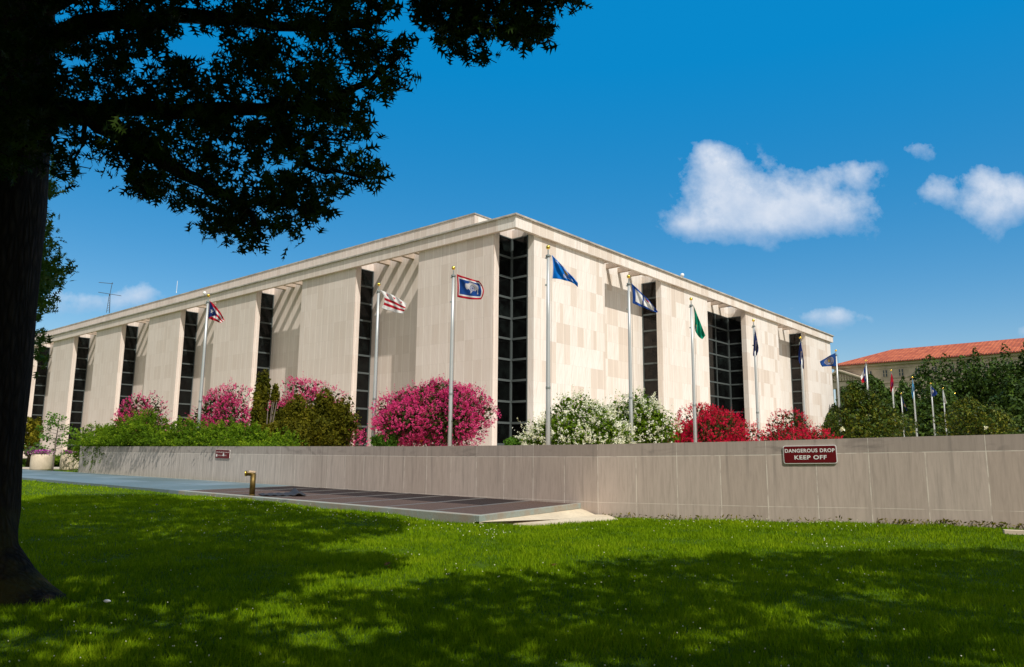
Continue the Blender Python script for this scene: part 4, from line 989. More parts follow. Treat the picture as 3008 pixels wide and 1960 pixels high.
# ---------------------------------------------------------------- far building with red roof
def old_building():
    zE = 30.; OFF = 1.5
    P0 = ray(1945, 850.5); P0 = P0*(zE/P0[2]); P1 = ray(2380, 817); P1 = P1*(zE/P1[2])
    d = (P1-P0)[:2]; Ltot = np.linalg.norm(d); d /= Ltot; n = np.array([d[1], -d[0]])       # n faces the viewer
    if n@P0[:2] > 0: n = -n
    P0 = P0[:2]-d*OFF; ang = math.atan2(d[1], d[0]); L = Ltot+OFF+60
    e = empty('limestone_building', (P0[0], P0[1], -1.5), ang)
    tag(e, 'old limestone building with red tiled hip roof far behind the trees', 'building')
    s = 1 if np.array([-math.sin(ang), math.cos(ang)])@n < 0 else -1                    # local +y away from the viewer if s=1
    def B(mb, x0, x1, y0, y1, z0, z1): mb.box(x0, x1, min(s*y0, s*y1), max(s*y0, s*y1), z0+1.5, z1+1.5)
    m = MB(); B(m, 0, L, 1.3, 16, -1.5, zE-.9); m.build('wall', M['oldstone'], e)
    m = MB(); B(m, -.8, L, 0, 16, zE-.35, zE); B(m, -.5, L, .5, 16, zE-.9, zE-.352); B(m, -.2, L, 1.1, 16, zE-2.0, zE-1.7); B(m, -.2, L, 1.0, 16, zE-6.6, zE-6.3); m.build('cornice', M['oldstone'], e)
    # roof
    ov = .9; hr = 5.9; setb = 15.
    r_ = [(-ov-.8, -ov*s*.5, 0), (L, -ov*s*.5, 0), (L, s*setb, hr), (setb*.95, s*setb, hr), (-ov-.8, s*(2*setb), 0), (L, s*2*setb, 0)]
    r_ = [(x, y, z+zE+1.5+.02) for x, y, z in r_]
    me = bpy.data.meshes.new('roof'); fc = [(0, 1, 2, 3), (4, 0, 3), (5, 4, 3, 2)]
    me.from_pydata(r_, [], fc); me.update(); uv = me.uv_layers.new(name='UVMap')
    for p in me.polygons:
        for li in p.loop_indices:
            v = me.vertices[me.loops[li].vertex_index].co
            uv.data[li].uv = (v.x, (v.z-zE)*2.2) if p.index != 1 else (v.y, (v.z-zE)*2.2)
    o = link('roof', me, M['tile'], e); md = o.modifiers.new('thickness', 'SOLIDIFY'); md.thickness = .25; md.offset = -1
    m = MB()
    for k in range(int(L/.7)): B(m, k*.7-.8, k*.7-.4, -.30, .02, zE+.02, zE+.28)
    m.build('tile_ends', M['darkmetal'], e)
    def along(xd):
        r = ray(xd, 900)[:2]; M_ = np.array([d, -r]).T; return -np.linalg.solve(M_, P0)[0]
    def alongx(xd):
        r = ray(xd, 900)[:2]; sol = np.linalg.solve(np.array([[r[0], -d[0]], [r[1], -d[1]]]), P0); return sol[1]
    w0 = alongx(2056.5); w1_ = alongx(2094.); dw = w1_-w0
    for k in range(-1, 12):
        xw = w0+k*dw; m = MB(); w = dw*.17; z0, z1_ = zE-4.6, zE-2.5
        B(m, xw-w, xw+w, 1.20, 1.34, z0-.15, z1_+.15); o = m.build('window', M['oldstone'], e)
        m = MB(); B(m, xw-w+.2, xw+w-.2, 1.12, 1.195, z0, z1_); m.build('pane', M['oldglass'], o)
        m = MB(); B(m, xw-.16, xw+.16, 1.0, 1.115, z0, z1_); B(m, xw-w+.2, xw+w-.2, 1.03, 1.114, (z0+z1_)/2-.06, (z0+z1_)/2+.06); m.build('frame', M['oldstone'], o)
    for k in range(18): MB().box(w0+dw-3.2+k*.36, w0+dw-3.05+k*.36, min(s*.9, s*1.05), max(s*.9, s*1.05), zE+1.5-6.2, zE+1.5-5.2).build('baluster', M['oldstone'], e)
    MB().box(w0+dw-3.3, w0+dw+3.3, min(s*.85, s*1.1), max(s*.85, s*1.1), zE+1.5-5.19, zE+1.5-5.0).build('rail', M['oldstone'], e)
    # pediment at the left end, standing forward
    Pa = ray(1958, 862); 
    cx_ = alongx(1959); hw = 9.0; hp = 3.7; zb = zE-5.6+1.5; f0 = -s*2.0; f1 = s*1.2
    def tri_prism(hwx, zlo, h, y0, y1, mat, nm, par):
        V = [(cx_-hwx, y0, zlo), (cx_+hwx, y0, zlo), (cx_, y0, zlo+h), (cx_-hwx, y1, zlo), (cx_+hwx, y1, zlo), (cx_, y1, zlo+h)]
        me = bpy.data.meshes.new(nm); me.from_pydata(V, [], [(0, 1, 2), (5, 4, 3), (0, 3, 4, 1), (1, 4, 5, 2), (2, 5, 3, 0)]); me.update()
        bm = bmesh.new(); bm.from_mesh(me); bmesh.ops.recalc_face_normals(bm, faces=bm.faces); bm.to_mesh(me); bm.free()
        return link(nm, me, mat, par)
    ped = tri_prism(hw*.86, zb+.1, hp*.80, -s*1.5, f1, M['soffit'], 'pediment', e)
    m = MB()
    for sg in (-1, 1):
        a = np.array([cx_+sg*hw, 0, zb]); b = np.array([cx_, 0, zb+hp])
        for (y0, y1, dz0, dz1) in ((-s*2.6, f1, -.15, .28), (-s*2.2, f1, -.5, -.152)):
            V = [(a[0], y0, a[2]+dz0), (b[0], y0, b[2]+dz0), (b[0], y0, b[2]+dz1), (a[0], y0, a[2]+dz1), (a[0], y1, a[2]+dz0), (b[0], y1, b[2]+dz0), (b[0], y1, b[2]+dz1), (a[0], y1, a[2]+dz1)]
            k = len(m.v); m.v += V; m.f += [(k, k+1, k+2, k+3), (k+7, k+6, k+5, k+4), (k, k+4, k+5, k+1), (k+3, k+2, k+6, k+7), (k, k+3, k+7, k+4), (k+1, k+5, k+6, k+2)]
    m.build('raking_cornice', M['oldstone'], e)
    # carved figures
    m = MB(); rg = random.Random(3)
    for k in range(15):
        t = -1+2*k/14; xx = cx_+t*hw*.7; hh = (1-abs(t))*hp*.62+.35
        m.lathe([(.05, 0), (.33, .1), (.3, hh*.4), (.38, hh*.62), (.16, hh*.75), (.22, hh*.86), (.05, hh)], (xx, -s*1.62, zb+.12), 8)
        m.tube([(xx-.3, -s*1.7, zb+hh*.5), (xx+.6*rg.choice((-1, 1)), -s*1.9, zb+hh*rg.uniform(.35, .8))], .11, 6)
    m.build('sculpture', M['oldstone'], ped)
    m = MB(); m.box(cx_-hw*.95, cx_+hw*.95, min(-s*1.4, f1), max(-s*1.4, f1), zb-2.2, zb-.05); m.build('entablature', M['oldstone'], e)
    m = MB()
    for k in range(6): m.lathe([(.75, 0), (.65, .4), (.6, 10), (.7, 10.4)], (cx_-6+k*2.4, -s*.7, zb-12.6), 14)
    m.build('columns', M['oldstone'], e, smooth=True)
old_building()

# ---------------------------------------------------------------- signs
def text_mesh(body, size, mat, parent, loc, sx=1., bold=.012, name='lettering', wid=None):
    cu = bpy.data.curves.new('t', 'FONT'); cu.body = body; cu.size = size; cu.align_x = 'CENTER'; cu.align_y = 'CENTER'; cu.extrude = .0015; cu.offset = bold; cu.space_character = 1.12
    ob = bpy.data.objects.new('t', cu); COL.objects.link(ob)
    dg = bpy.context.evaluated_depsgraph_get(); me = bpy.data.meshes.new_from_object(ob.evaluated_get(dg)); bpy.data.objects.remove(ob)
    xs = [v.co.x for v in me.vertices]; w = max(xs)-min(xs); k = (wid/w) if wid else sx; mid = (max(xs)+min(xs))/2
    for v in me.vertices: v.co.x = (v.co.x-mid)*k
    me.name = name; me.materials.clear(); o = link(name, me, mat, parent); o.location = loc; return o
def rrect(w, h, r, n=5):
    pts = []
    for cx_, cy_, a0 in ((w/2-r, h/2-r, 0), (-w/2+r, h/2-r, 90), (-w/2+r, -h/2+r, 180), (w/2-r, -h/2+r, 270)):
        for k in range(n+1): a = math.radians(a0+90*k/n); pts.append((cx_+r*math.cos(a), cy_+r*math.sin(a)))
    return pts
def sign(corners, seg, label, lines, old=False):
    """corners: tl, tr, br, bl in picture"""
    (tl, d, n), (tr, _, _), (br, _, _), (bl, _, _) = [wall_hit(*c, seg, .03) for c in corners]
    c = (tl+tr+br+bl)/4; w = np.linalg.norm(((tr+br)/2-(tl+bl)/2)[:2]); h = ((tl-bl)[2]+(tr-br)[2])/2
    e = empty('warning_sign', c); 
    tilt = math.atan2((tr-tl)[2], np.linalg.norm((tr-tl)[:2]))
    mx = Matrix(((d[0], 0, n[0]), (d[1], 0, n[1]), (0, 1, 0))).to_4x4() @ Matrix.Rotation(tilt, 4, 'Z')
    e.rotation_euler = mx.to_euler(); tag(e, label, 'sign')
    r = h*.12
    MB().prism(rrect(w, h, r), -.022, .0).build('border', M['signw'], e)
    MB().prism(rrect(w-(.045 if not old else .02)*h*2*.9, h-(.045 if not old else .02)*h*2, r*.8), .0005, .004).build('plate', M['sign'], e)
    for body, size, y, wid, x in lines: text_mesh(body, size*h, M['signw'], e, (x*w, y*h, .0055), wid=wid*w, bold=.0035 if not old else -.002)
    return e, w, h
sign([(1820, 1036.2), (1944.5, 1033.8), (1945.8, 1077.5), (1821, 1078.3)], 4 if False else 3, 'shiny dark red sign reading DANGEROUS DROP KEEP OFF on the near part of the wall',
     [('DANGEROUS DROP', .27, .20, .93, 0), ('KEEP OFF', .30, -.17, .60, .01)])
e, w, h = sign([(501.2, 1044.8), (534.3, 1046), (533.3, 1066.4), (500.6, 1065.5)], 0, 'small worn red sign with scraped white patches on the far part of the wall',
     [('DANGEROUS DROP', .20, .20, .90, 0), ('KEEP OFF', .22, -.17, .56, 0.02)], True)
MB().prism([(w*(-.45), -h*.30), (w*-.36, -h*.30), (w*-.35, -h*.08), (w*-.40, -h*.0), (w*-.45, -h*.08)], .006, .008).build('scraped_patch', M['signw'], e)
MB().prism([(w*.02, -h*.2), (w*.10, -h*.24), (w*.14, -h*.08), (w*.08, h*.18), (w*.04, h*.02)], .006, .008).build('scraped_patch', M['signw'], e)

# ---------------------------------------------------------------- brass standpipe with rag, rubber mat
def standpipe():
    b = onz(585.5, 1152, PZ); dep_ = b@FW; px = DS/F*dep_
    e = empty('brass_standpipe', b); tag(e, 'upright brass pipe with bent head at the edge of the gratings', 'pipe')
    H = 53*px; r = 6.3*px
    MB().tube([(0, 0, 0), (0, 0, H*.93)], r, 20, cap=True).build('pipe', M['brass'], e, smooth=True)
    MB().lathe([(r*1.15, 0), (r*1.15, .03), (r*1.02, .04)], (0, 0, 0), 20).build('base_ring', M['brass'], e)
    v = np.array([-1., -.15, 0]); v /= np.linalg.norm(v)
    pts = [np.array([0, 0, H*.82]), np.array([0, 0, H*.90]), v*r*.6+np.array([0, 0, H*.955]), v*r*1.6+np.array([0, 0, H*.96]), v*r*2.6+np.array([0, 0, H*.95])]
    MB().tube(pts, [r*1.02, r*1.06, r*1.0, r*.92, r*.9], 18).build('elbow', M['brass'], e, smooth=True)
    MB().tube([v*r*2.5+np.array([0, 0, H*.95]), v*r*2.9+np.array([0, 0, H*.948])], r*1.05, 18).build('coupling', M['gold'], e, smooth=True)
    # rag
    m = bmesh.new(); bmesh.ops.create_icosphere(m, subdivisions=4, radius=1)
    for vv in m.verts:
        nz_ = mnoise.noise(vv.co*2.2)*.35+mnoise.noise(vv.co*5)*.16
        vv.co = Vector((vv.co.x*r*1.75, vv.co.y*r*1.0, vv.co.z*r*.62))*(1+nz_)
    me = bpy.data.meshes.new('rag'); m.to_mesh(me); m.free(); o = link('rag', me, M['rag'], None, True)
    q = b+v*r*1.0+np.array([0, 0, H*1.0]); o.location = q; tag(o, 'crumpled tan rag tied over the brass pipe head', 'rag')
standpipe()
def mat_sheet():
    a = onz(712, 1146, PZ); n1, n2 = 40, 10
    c0 = onz(610, 1153, PZ); c1 = onz(712, 1153.5, PZ); c2 = onz(700, 1146, PZ); c3 = onz(600, 1149, PZ)
    u, v = np.meshgrid(np.linspace(0, 1, n1), np.linspace(0, 1, n2), indexing='ij')
    P = c0*((1-u)*(1-v))[..., None]+c1*(u*(1-v))[..., None]+c2*(u*v)[..., None]+c3*((1-u)*v)[..., None]
    P[..., 2] += .015+.13*np.exp(-((u-.84)/.09)**2)*(.4+.6*v)+.02*np.sin(u*17)**2
    idx = np.arange(n1*n2).reshape(n1, n2); Fc = np.stack([idx[:-1, :-1], idx[1:, :-1], idx[1:, 1:], idx[:-1, 1:]], -1).reshape(-1, 4)
    o = npmesh('rubber_mat', P.reshape(-1, 3)-c0, Fc, M['mat'], smooth=True); o.location = c0; md = o.modifiers.new('t', 'SOLIDIFY'); md.thickness = .012
    tag(o, 'rumpled black rubber mat lying on the gratings beside the brass pipe', 'mat')
mat_sheet()
p = onz(2362, 1241, -1.42); o = MB().box(-.2, .9, -.06, .06, -.03, .07).build('stone_edging', M['oldstone'], bevel=.01); o.location = p; o.rotation_euler = (0, 0, -.4); tag(o, 'weathered grey edging bar lying in the grass by the wall at right', 'kerb stone')

# ---------------------------------------------------------------- the oak
OB = np.array([-6.12, 8.45, -1.6])
OAKT = empty('oak_tree', OB); tag(OAKT, 'big dark pin oak with trunk at the left edge and leafy limbs over the lawn', 'tree')
def w2o(p): return tuple(np.array(p)-OB)
def trunk():
    n = 40; prof = [(-.15, 1.05), (0, .72), (.12, .66), (.3, .61), (.55, .575), (.9, .56), (1.5, .54), (2.5, .535), (3.5, .53), (4.5, .52), (5.5, .50), (6.5, .44), (8, .33), (10, .2), (12, .05)]
    V = []; Fc = []
    for i, (z, r) in enumerate(prof):
        for k in range(n):
            t = 2*math.pi*k/n; fl = max(0, (.8-z))/.8
            lob = .5+.5*math.cos(5*t+.6); rr = r*(1+fl*.5*(lob-.35))+.012*math.sin(11*t+z*3)
            # big root towards the lower right of the picture
            dd = math.cos(t+.35); rr += max(0, dd)**6*fl**1.7*.55
            lean = .02*z
            V.append((rr*math.cos(t)+lean*0-.012*z, rr*math.sin(t), z))
    for i in range(len(prof)-1):
        for k in range(n): Fc.append((i*n+k, i*n+(k+1) % n, (i+1)*n+(k+1) % n, (i+1)*n+k))
    me = bpy.data.meshes.new('trunk'); me.from_pydata(V, [], Fc); me.update(); link('trunk', me, M['bark'], OAKT, True)
    # surface roots
    m = MB()
    r0_ = onz(118, 1378, -1.6); r1_ = onz(150, 1402, -1.62); r2_ = onz(205, 1412, -1.63)
    m.tube([w2o(onz(95, 1385, -1.6)+[0, 0, -.03]), w2o(r0_+[0, 0, -.02]), w2o(r1_+[0, 0, 0.]), w2o(r2_)], [.10, .08, .055, .02], 10, jit=.06)
    m.build('root', M['bark'], OAKT, True)
trunk()
tips = []
def limb(pts, r0_, r1_, nm='limb'):
    P = [at(*p) for p in pts]; k = len(P)
    # smooth it a little
    Q = []
    for i in range(k-1):
        for s in (0, .33, .66): Q.append(P[i]*(1-s)+P[i+1]*s+np.array([random.gauss(0, .02) for _ in range(3)]))
    Q.append(P[-1]); rr = [r0_+(r1_-r0_)*i/(len(Q)-1) for i in range(len(Q))]
    MB().tube([w2o(q) for q in Q], rr, 9).build(nm, M['bark'], OAKT, True)
    return Q
limb([(40, 330, 8.6), (130, 262, 8.4), (205, 262, 8.1), (300, 325, 7.7), (380, 375, 7.4), (460, 420, 7.2), (560, 480, 7.0), (610, 545, 6.9)], .17, .015)
limb([(205, 262, 8.1), (330, 250, 7.6), (470, 260, 7.3), (620, 250, 7.0), (760, 240, 6.8), (850, 190, 6.7), (930, 130, 6.6)], .10, .012)
limb([(40, 120, 8.5), (200, 60, 8.0), (420, 40, 7.6), (640, 60, 7.2), (860, 60, 7.0)], .14, .02)
limb([(60, 40, 8.5), (300, -120, 8.0), (700, -200, 7.6), (960, -90, 7.3), (1080, 20, 7.2), (1130, 105, 7.1)], .16, .012)
limb([(960, -90, 7.3), (1150, -40, 7.2), (1230, 40, 7.1), (1265, 85, 7.0)], .05, .01)
limb([(610, 250, 7.0), (680, 330, 6.9), (760, 400, 6.8), (850, 415, 6.7)], .05, .01)
limb([(560, 480, 7.0), (660, 470, 6.9), (720, 490, 6.9)], .03, .01)
limb([(330, 345, 7.6), (300, 400, 7.5), (340, 450, 7.4)], .03, .01)
limb([(205, 262, 8.1), (190, 330, 8.), (165, 395, 7.9)], .03, .01)
MAIN = [(-60, -80), (905, -80), (905, 30), (898, 85), (945, 105), (978, 122), (930, 152), (937, 190), (880, 215), (852, 262), (858, 322), (800, 332), (778, 345), (830, 372), (883, 388), (862, 440), (832, 420), (796, 405), (768, 468), (765, 512), (722, 500), (700, 512), (690, 560), (640, 552), (598, 578), (548, 568), (518, 553), (465, 538), (458, 506), (484, 470), (425, 482), (395, 462), (292, 462), (300, 432), (262, 415), (240, 410), (262, 385), (215, 365), (192, 362), (178, 402), (150, 416), (112, 402), (100, 380), (-60, 420)]
BRR = [(960, -80), (975, 10), (966, 42), (1012, 62), (1032, 100), (1080, 108), (1122, 148), (1142, 118), (1136, 75), (1150, 98), (1188, 106), (1212, 98), (1240, 106), (1268, 96), (1302, 72), (1280, 40), (1250, 22), (1298, 14), (1345, 0), (1360, -80)]
HOLES = [(430, 92, 38, 32), (475, 132, 62, 20), (505, 105, 34, 32), (160, 150, 36, 16), (130, 210, 14, 14), (150, 345, 20, 14), (225, 310, 18, 9), (150, 95, 20, 9), (128, 330, 16, 12), (560, 330, 14, 10), (700, 130, 14, 12), (330, 205, 22, 8), (720, 280, 14, 8), (420, 300, 18, 8), (260, 60, 18, 8), (250, 120, 24, 7), (822, 172, 13, 14), (120, 90, 14, 10), (150, 130, 20, 8), (245, 385, 10, 10), (385, 130, 26, 12), (575, 55, 16, 8), (640, 105, 12, 10), (770, 320, 14, 8), (1150, 60, 12, 9), (800, 250, 10, 8), (300, 360, 12, 6), (555, 410, 10, 6)]
def canopy_leaves():
    P = []; rg = RNG
    def fill_poly(poly, n, dl, dh, edge_thin=True):
        xs = np.array([p[0] for p in poly]); ys = np.array([p[1] for p in poly]); out = []
        while len(out) < n:
            x = rg.uniform(xs.min(), xs.max(), 4000); y = rg.uniform(ys.min(), ys.max(), 4000)
            ok = inpoly(x, y, poly)
            for i in np.nonzero(ok)[0]:
                X, Y = x[i], y[i]
                if any(((X-a)/c)**2+((Y-b)/d)**2 < 1 for a, b, c, d in HOLES): continue
                nz_ = mnoise.noise(Vector((X/45, Y/38, 0)))+.5*mnoise.noise(Vector((X/18, Y/18, 5)))
                if nz_ < -.22 and rg.random() < .95: continue
                out.append((X, Y)); 
                if len(out) >= n: break
        return np.array(out)
    a = fill_poly(MAIN, 1060, 0, 0); dpt = 8.0-1.2*np.clip(a[:, 0]/900, 0, 1)+rg.normal(size=len(a))*.45
    b = fill_poly(BRR, 250, 0, 0); dpb = 7.1+rg.normal(size=len(b))*.25
    C = np.concatenate([a, b]); Dp = np.concatenate([dpt, dpb])
    X = (C[:, 0]*DS-CX)/F; Y = -(C[:, 1]*DS-CY)/F
    P = (RT*X[:, None]+UP*Y[:, None]+FW)*Dp[:, None]
    return P
CP = canopy_leaves()
k = 8
d = rnd_dir(len(CP)); d[:, 2] = d[:, 2]*.35-.12
t = (np.arange(k)+.5)/k
Q = CP[:, None]+d[:, None]*((t-.5)*.34)[None, :, None]+RNG.normal(size=(len(CP), k, 3))*.045
Q = Q.reshape(-1, 3); nn = rnd_dir(len(Q))+np.array([0, -.25, .55])
V, Fc = scatter(*OAK, Q, nn, RNG.uniform(.115, .185, len(Q)))
npmesh('crown', V, Fc, M['leafoak'], OAKT, attr=np.repeat(RNG.random(len(Q)), len(OAK[1])))
tw = MB()
for i in range(0, len(CP), 5):
    c_ = CP[i]; dd = d[i]*.2; tw.tube([w2o(c_-dd), w2o(c_+dd)], [.008, .004], 4, cap=False)
tw.build('twigs', M['bark'], OAKT)

# second oak behind the trunk at left: drooping lighter sprays
def far_sprays():
    specs = [(100, 395, 22, 30), (112, 445, 20, 22), (88, 435, 16, 30), (100, 495, 12, 14), (92, 545, 20, 25), (110, 570, 14, 14), (95, 600, 20, 26), (115, 612, 14, 12), (110, 640, 34, 22), (140, 632, 18, 8), (88, 660, 18, 20), (105, 660, 22, 16), (92, 705, 16, 14), (108, 708, 12, 8), (88, 775, 14, 8), (80, 825, 10, 12), (90, 830, 14, 6), (60, 560, 20, 60), (55, 700, 20, 70), (70, 640, 20, 60)]
    dp = 13.; P = []
    for x, y, a, b in specs:
        n = int(a*b/16)+6
        for _ in range(n):
            t = RNG.uniform(0, 6.28); q = math.sqrt(RNG.random()); P.append(at(x+a*q*math.cos(t), y+b*q*math.sin(t), dp+RNG.normal()*.5))
    P = np.array(P); base = np.array([-11.3, 13.2, -1.55]); e = empty('oak_tree', base); tag(e, 'second oak behind the big trunk, only its drooping green leaf sprays showing', 'tree')
    P = np.repeat(P, 2, 0)+RNG.normal(size=(len(P)*2, 3))*.10
    V, Fc = scatter(*OAK, P, rnd_dir(len(P))+[0, -.3, .5], RNG.uniform(.14, .20, len(P))); npmesh('crown', V, Fc, M['leaffar'], e, attr=np.repeat(RNG.random(len(P)), len(OAK[1])))
    m = MB(); m.tube([(0, 0, -.1), (0, 0, 3), (.1, 0, 7), (.2, 0, 11)], [.42, .33, .25, .1], 14)
    for z, x, y in ((6.5, 100, 430), (5.6, 95, 590), (5.0, 120, 640), (4.2, 92, 705), (3.4, 85, 780), (3.0, 82, 828)):
        tip = at(x, y, dp)-base; m.tube([(0, 0, z), tuple(tip*.6+np.array([0, 0, .3])), tuple(tip)], [.07, .035, .01], 6)
    m.build('trunk', M['bark'], e, True)
far_sprays()

# ---------------------------------------------------------------- inferred crowns and added leaf masses outside the picture that shade the lawn and the oak
def z1(x, y): return (x/2, 1092+y/2)
def z2(x, y): return (1190+x/2, 1092+y/2)
LITA = [z1(-400, 150), z1(105, 150), z1(450, 100), z1(740, 108), z1(800, 145), z1(1150, 145), z1(1450, 190), z1(1890, 240), z1(1830, 300), z1(1500, 345), z1(1440, 400), z1(1250, 430), z1(1440, 470), z1(1380, 500), z1(1470, 520), z1(1300, 600), z1(1130, 640), z1(1130, 750), z1(1300, 730), z1(1400, 820), z1(1450, 880),
        z1(1640, 800), z1(1540, 690), z1(1380, 650), z1(1450, 590), z1(1640, 570), z1(1850, 550), z1(1950, 520), z1(2240, 500), z2(50, 480), z2(350, 480), z2(440, 410), z2(700, 410), z2(900, 430), z2(950, 400), z2(1100, 395), z2(1540, 390), z2(1900, 380), z2(2300, 380), z2(2900, 380), z2(2900, -900), z1(-400, -900)]
LITB = [(*z1(740, 440), 60, 12), (*z1(370, 505), 35, 9), (*z1(540, 515), 28, 7), (*z1(300, 640), 60, 16), (*z1(880, 700), 45, 17), (*z1(1100, 690), 45, 22), (*z1(420, 790), 70, 18), (*z1(500, 890), 85, 22), (*z1(740, 850), 40, 10), (*z1(1330, 262), 26, 7), (*z1(1450, 290), 30, 6), (*z1(60, 790), 40, 18), (*z1(660, 510), 24, 8),
        (*z2(350, 655), 65, 18), (*z2(580, 630), 34, 10), (*z2(1000, 760), 65, 27), (*z2(880, 840), 45, 14), (*z2(1390, 740), 78, 20), (*z2(400, 750), 50, 11), (*z2(1720, 570), 34, 7), (*z2(100, 820), 50, 8), (*z1(1700, 770), 45, 14), (*z1(1160, 590), 25, 6), (*z1(950, 410), 30, 5)]
def casters():
    N = 100000; x = RNG.uniform(-18, 17, N); y = RNG.uniform(-3, 30, N)
    P = np.stack([x, y, gz(x, y)], -1); pr = project(P)
    X, Y = pr[:, 0], pr[:, 1]
    lit = inpoly(X, Y, LITA)
    for a, b, c, d_ in LITB: lit |= (((X-a)/(c))**2+((Y-b)/(d_))**2 < 1)
    lit |= (Y < 1150) | (X < -900) | (X > 3300) | (pr[:, 2] < .5)
    P = P[~lit]
    # density per ground area, uniform
    keep = RNG.random(len(P)) < .30; P = P[keep]
    H = RNG.uniform(7.0, 10.5, len(P)); H = np.where(P[:, 1] > 12, H+2.5, H)
    sd = SUN/SUN[2]; Q = P+sd*H[:, None]
    pq = project(Q); inside = (pq[:, 2] > 0) & (pq[:, 0] > -120) & (pq[:, 0] < 2500) & (pq[:, 1] > -190)
    Q[inside] = (P+sd*(H+5)[:, None])[inside]; pq = project(Q); inside = (pq[:, 2] > 0) & (pq[:, 0] > -120) & (pq[:, 0] < 2500) & (pq[:, 1] > -190)
    Q = Q[~inside]
    # shade for the visible canopy and trunk
    C = CP[RNG.random(len(CP)) < .9]; C = np.concatenate([C, OB+np.stack([RNG.uniform(-.9, 1.1, 600), RNG.uniform(-.8, .3, 600), RNG.uniform(.1, 7, 600)], -1)])
    R2 = []
    for c in C:
        for t in (2.6, 3.4, 4.4, 5.6, 7.):
            q = c+SUN*(t+RNG.random()*.8); a = project(q)[0]
            if not (a[2] > 0 and -120 < a[0] < 2500 and a[1] > -170): R2.append(q); break
    return Q, np.array(R2)
Q1, Q2 = casters()
QA = np.concatenate([Q1, Q2]); kk = 6
LOW = np.stack([RNG.uniform(-15, 19, 6500), RNG.uniform(-15, -4.0, 6500), RNG.uniform(.8, 12, 6500)], -1)  # added unseen leaf masses behind and beside the viewer, to keep the lawn dark
SIDE = np.stack([RNG.uniform(14, 19, 2600), RNG.uniform(-5, 3.2, 2600), RNG.uniform(1.5, 8, 2600)], -1)
SIDE2 = np.stack([RNG.uniform(-17, -9.5, 1500), RNG.uniform(-4, 4, 1500), RNG.uniform(1.5, 9.5, 1500)], -1)
QA = np.concatenate([QA, LOW, SIDE, SIDE2])
QA = np.repeat(QA, kk, 0)+RNG.normal(size=(len(QA)*kk, 3))*.16
pq = project(QA); QA = QA[~((pq[:, 2] > -.5) & (pq[:, 0] > -200) & (pq[:, 0] < 2600) & (pq[:, 1] > -120)) & (np.linalg.norm(QA, axis=1) > 3.2)]
left = QA[:, 0] < 1.5
def add_shade_leaves(P, e):
    V, Fc = scatter(*LEAF, P, rnd_dir(len(P))+SUN*.6, RNG.uniform(.22, .36, len(P)))
    npmesh('unseen_shade_leaves', V, Fc, M['leafshade'], e, attr=RNG.random(len(Fc)))
add_shade_leaves(QA[left], OAKT)
SB = np.array([9.5, -3.5, -1.6]); SH = empty('oak_tree', SB); tag(SH, 'tall oak standing behind the viewer at right, casting the broad foreground shade', 'tree')
add_shade_leaves(QA[~left], SH)
m = MB(); m.tube([(0, 0, -.1), (0, 0, .4), (0, 0, 3), (0, 0, 7), (0, 0, 11)], [.75, .5, .42, .3, .1], 16); m.build('trunk', M['bark'], SH, True)
rg = random.Random(9)
for i in range(10):
    q = QA[~left][rg.randrange((~left).sum())]-SB; z = rg.uniform(4, 7)
    MB().tube([(0, 0, z), tuple(q*.5+np.array([0, 0, z*.25])), tuple(q)], [.14, .08, .02], 7).build('limb', M['bark'], SH, True)
for i in range(8):
    q = QA[left][rg.randrange(left.sum())]-OB
    MB().tube([(0, 0, 7.5+rg.random()*1.5), tuple(q*.6+np.array([0, 0, 3.5])), tuple(q+np.array([0, 0, .1]))], [.13, .07, .02], 7).build('limb', M['bark'], OAKT, True) if project(q*.6+OB+np.array([0, 0, 3.5]))[0][1] < -60 else None

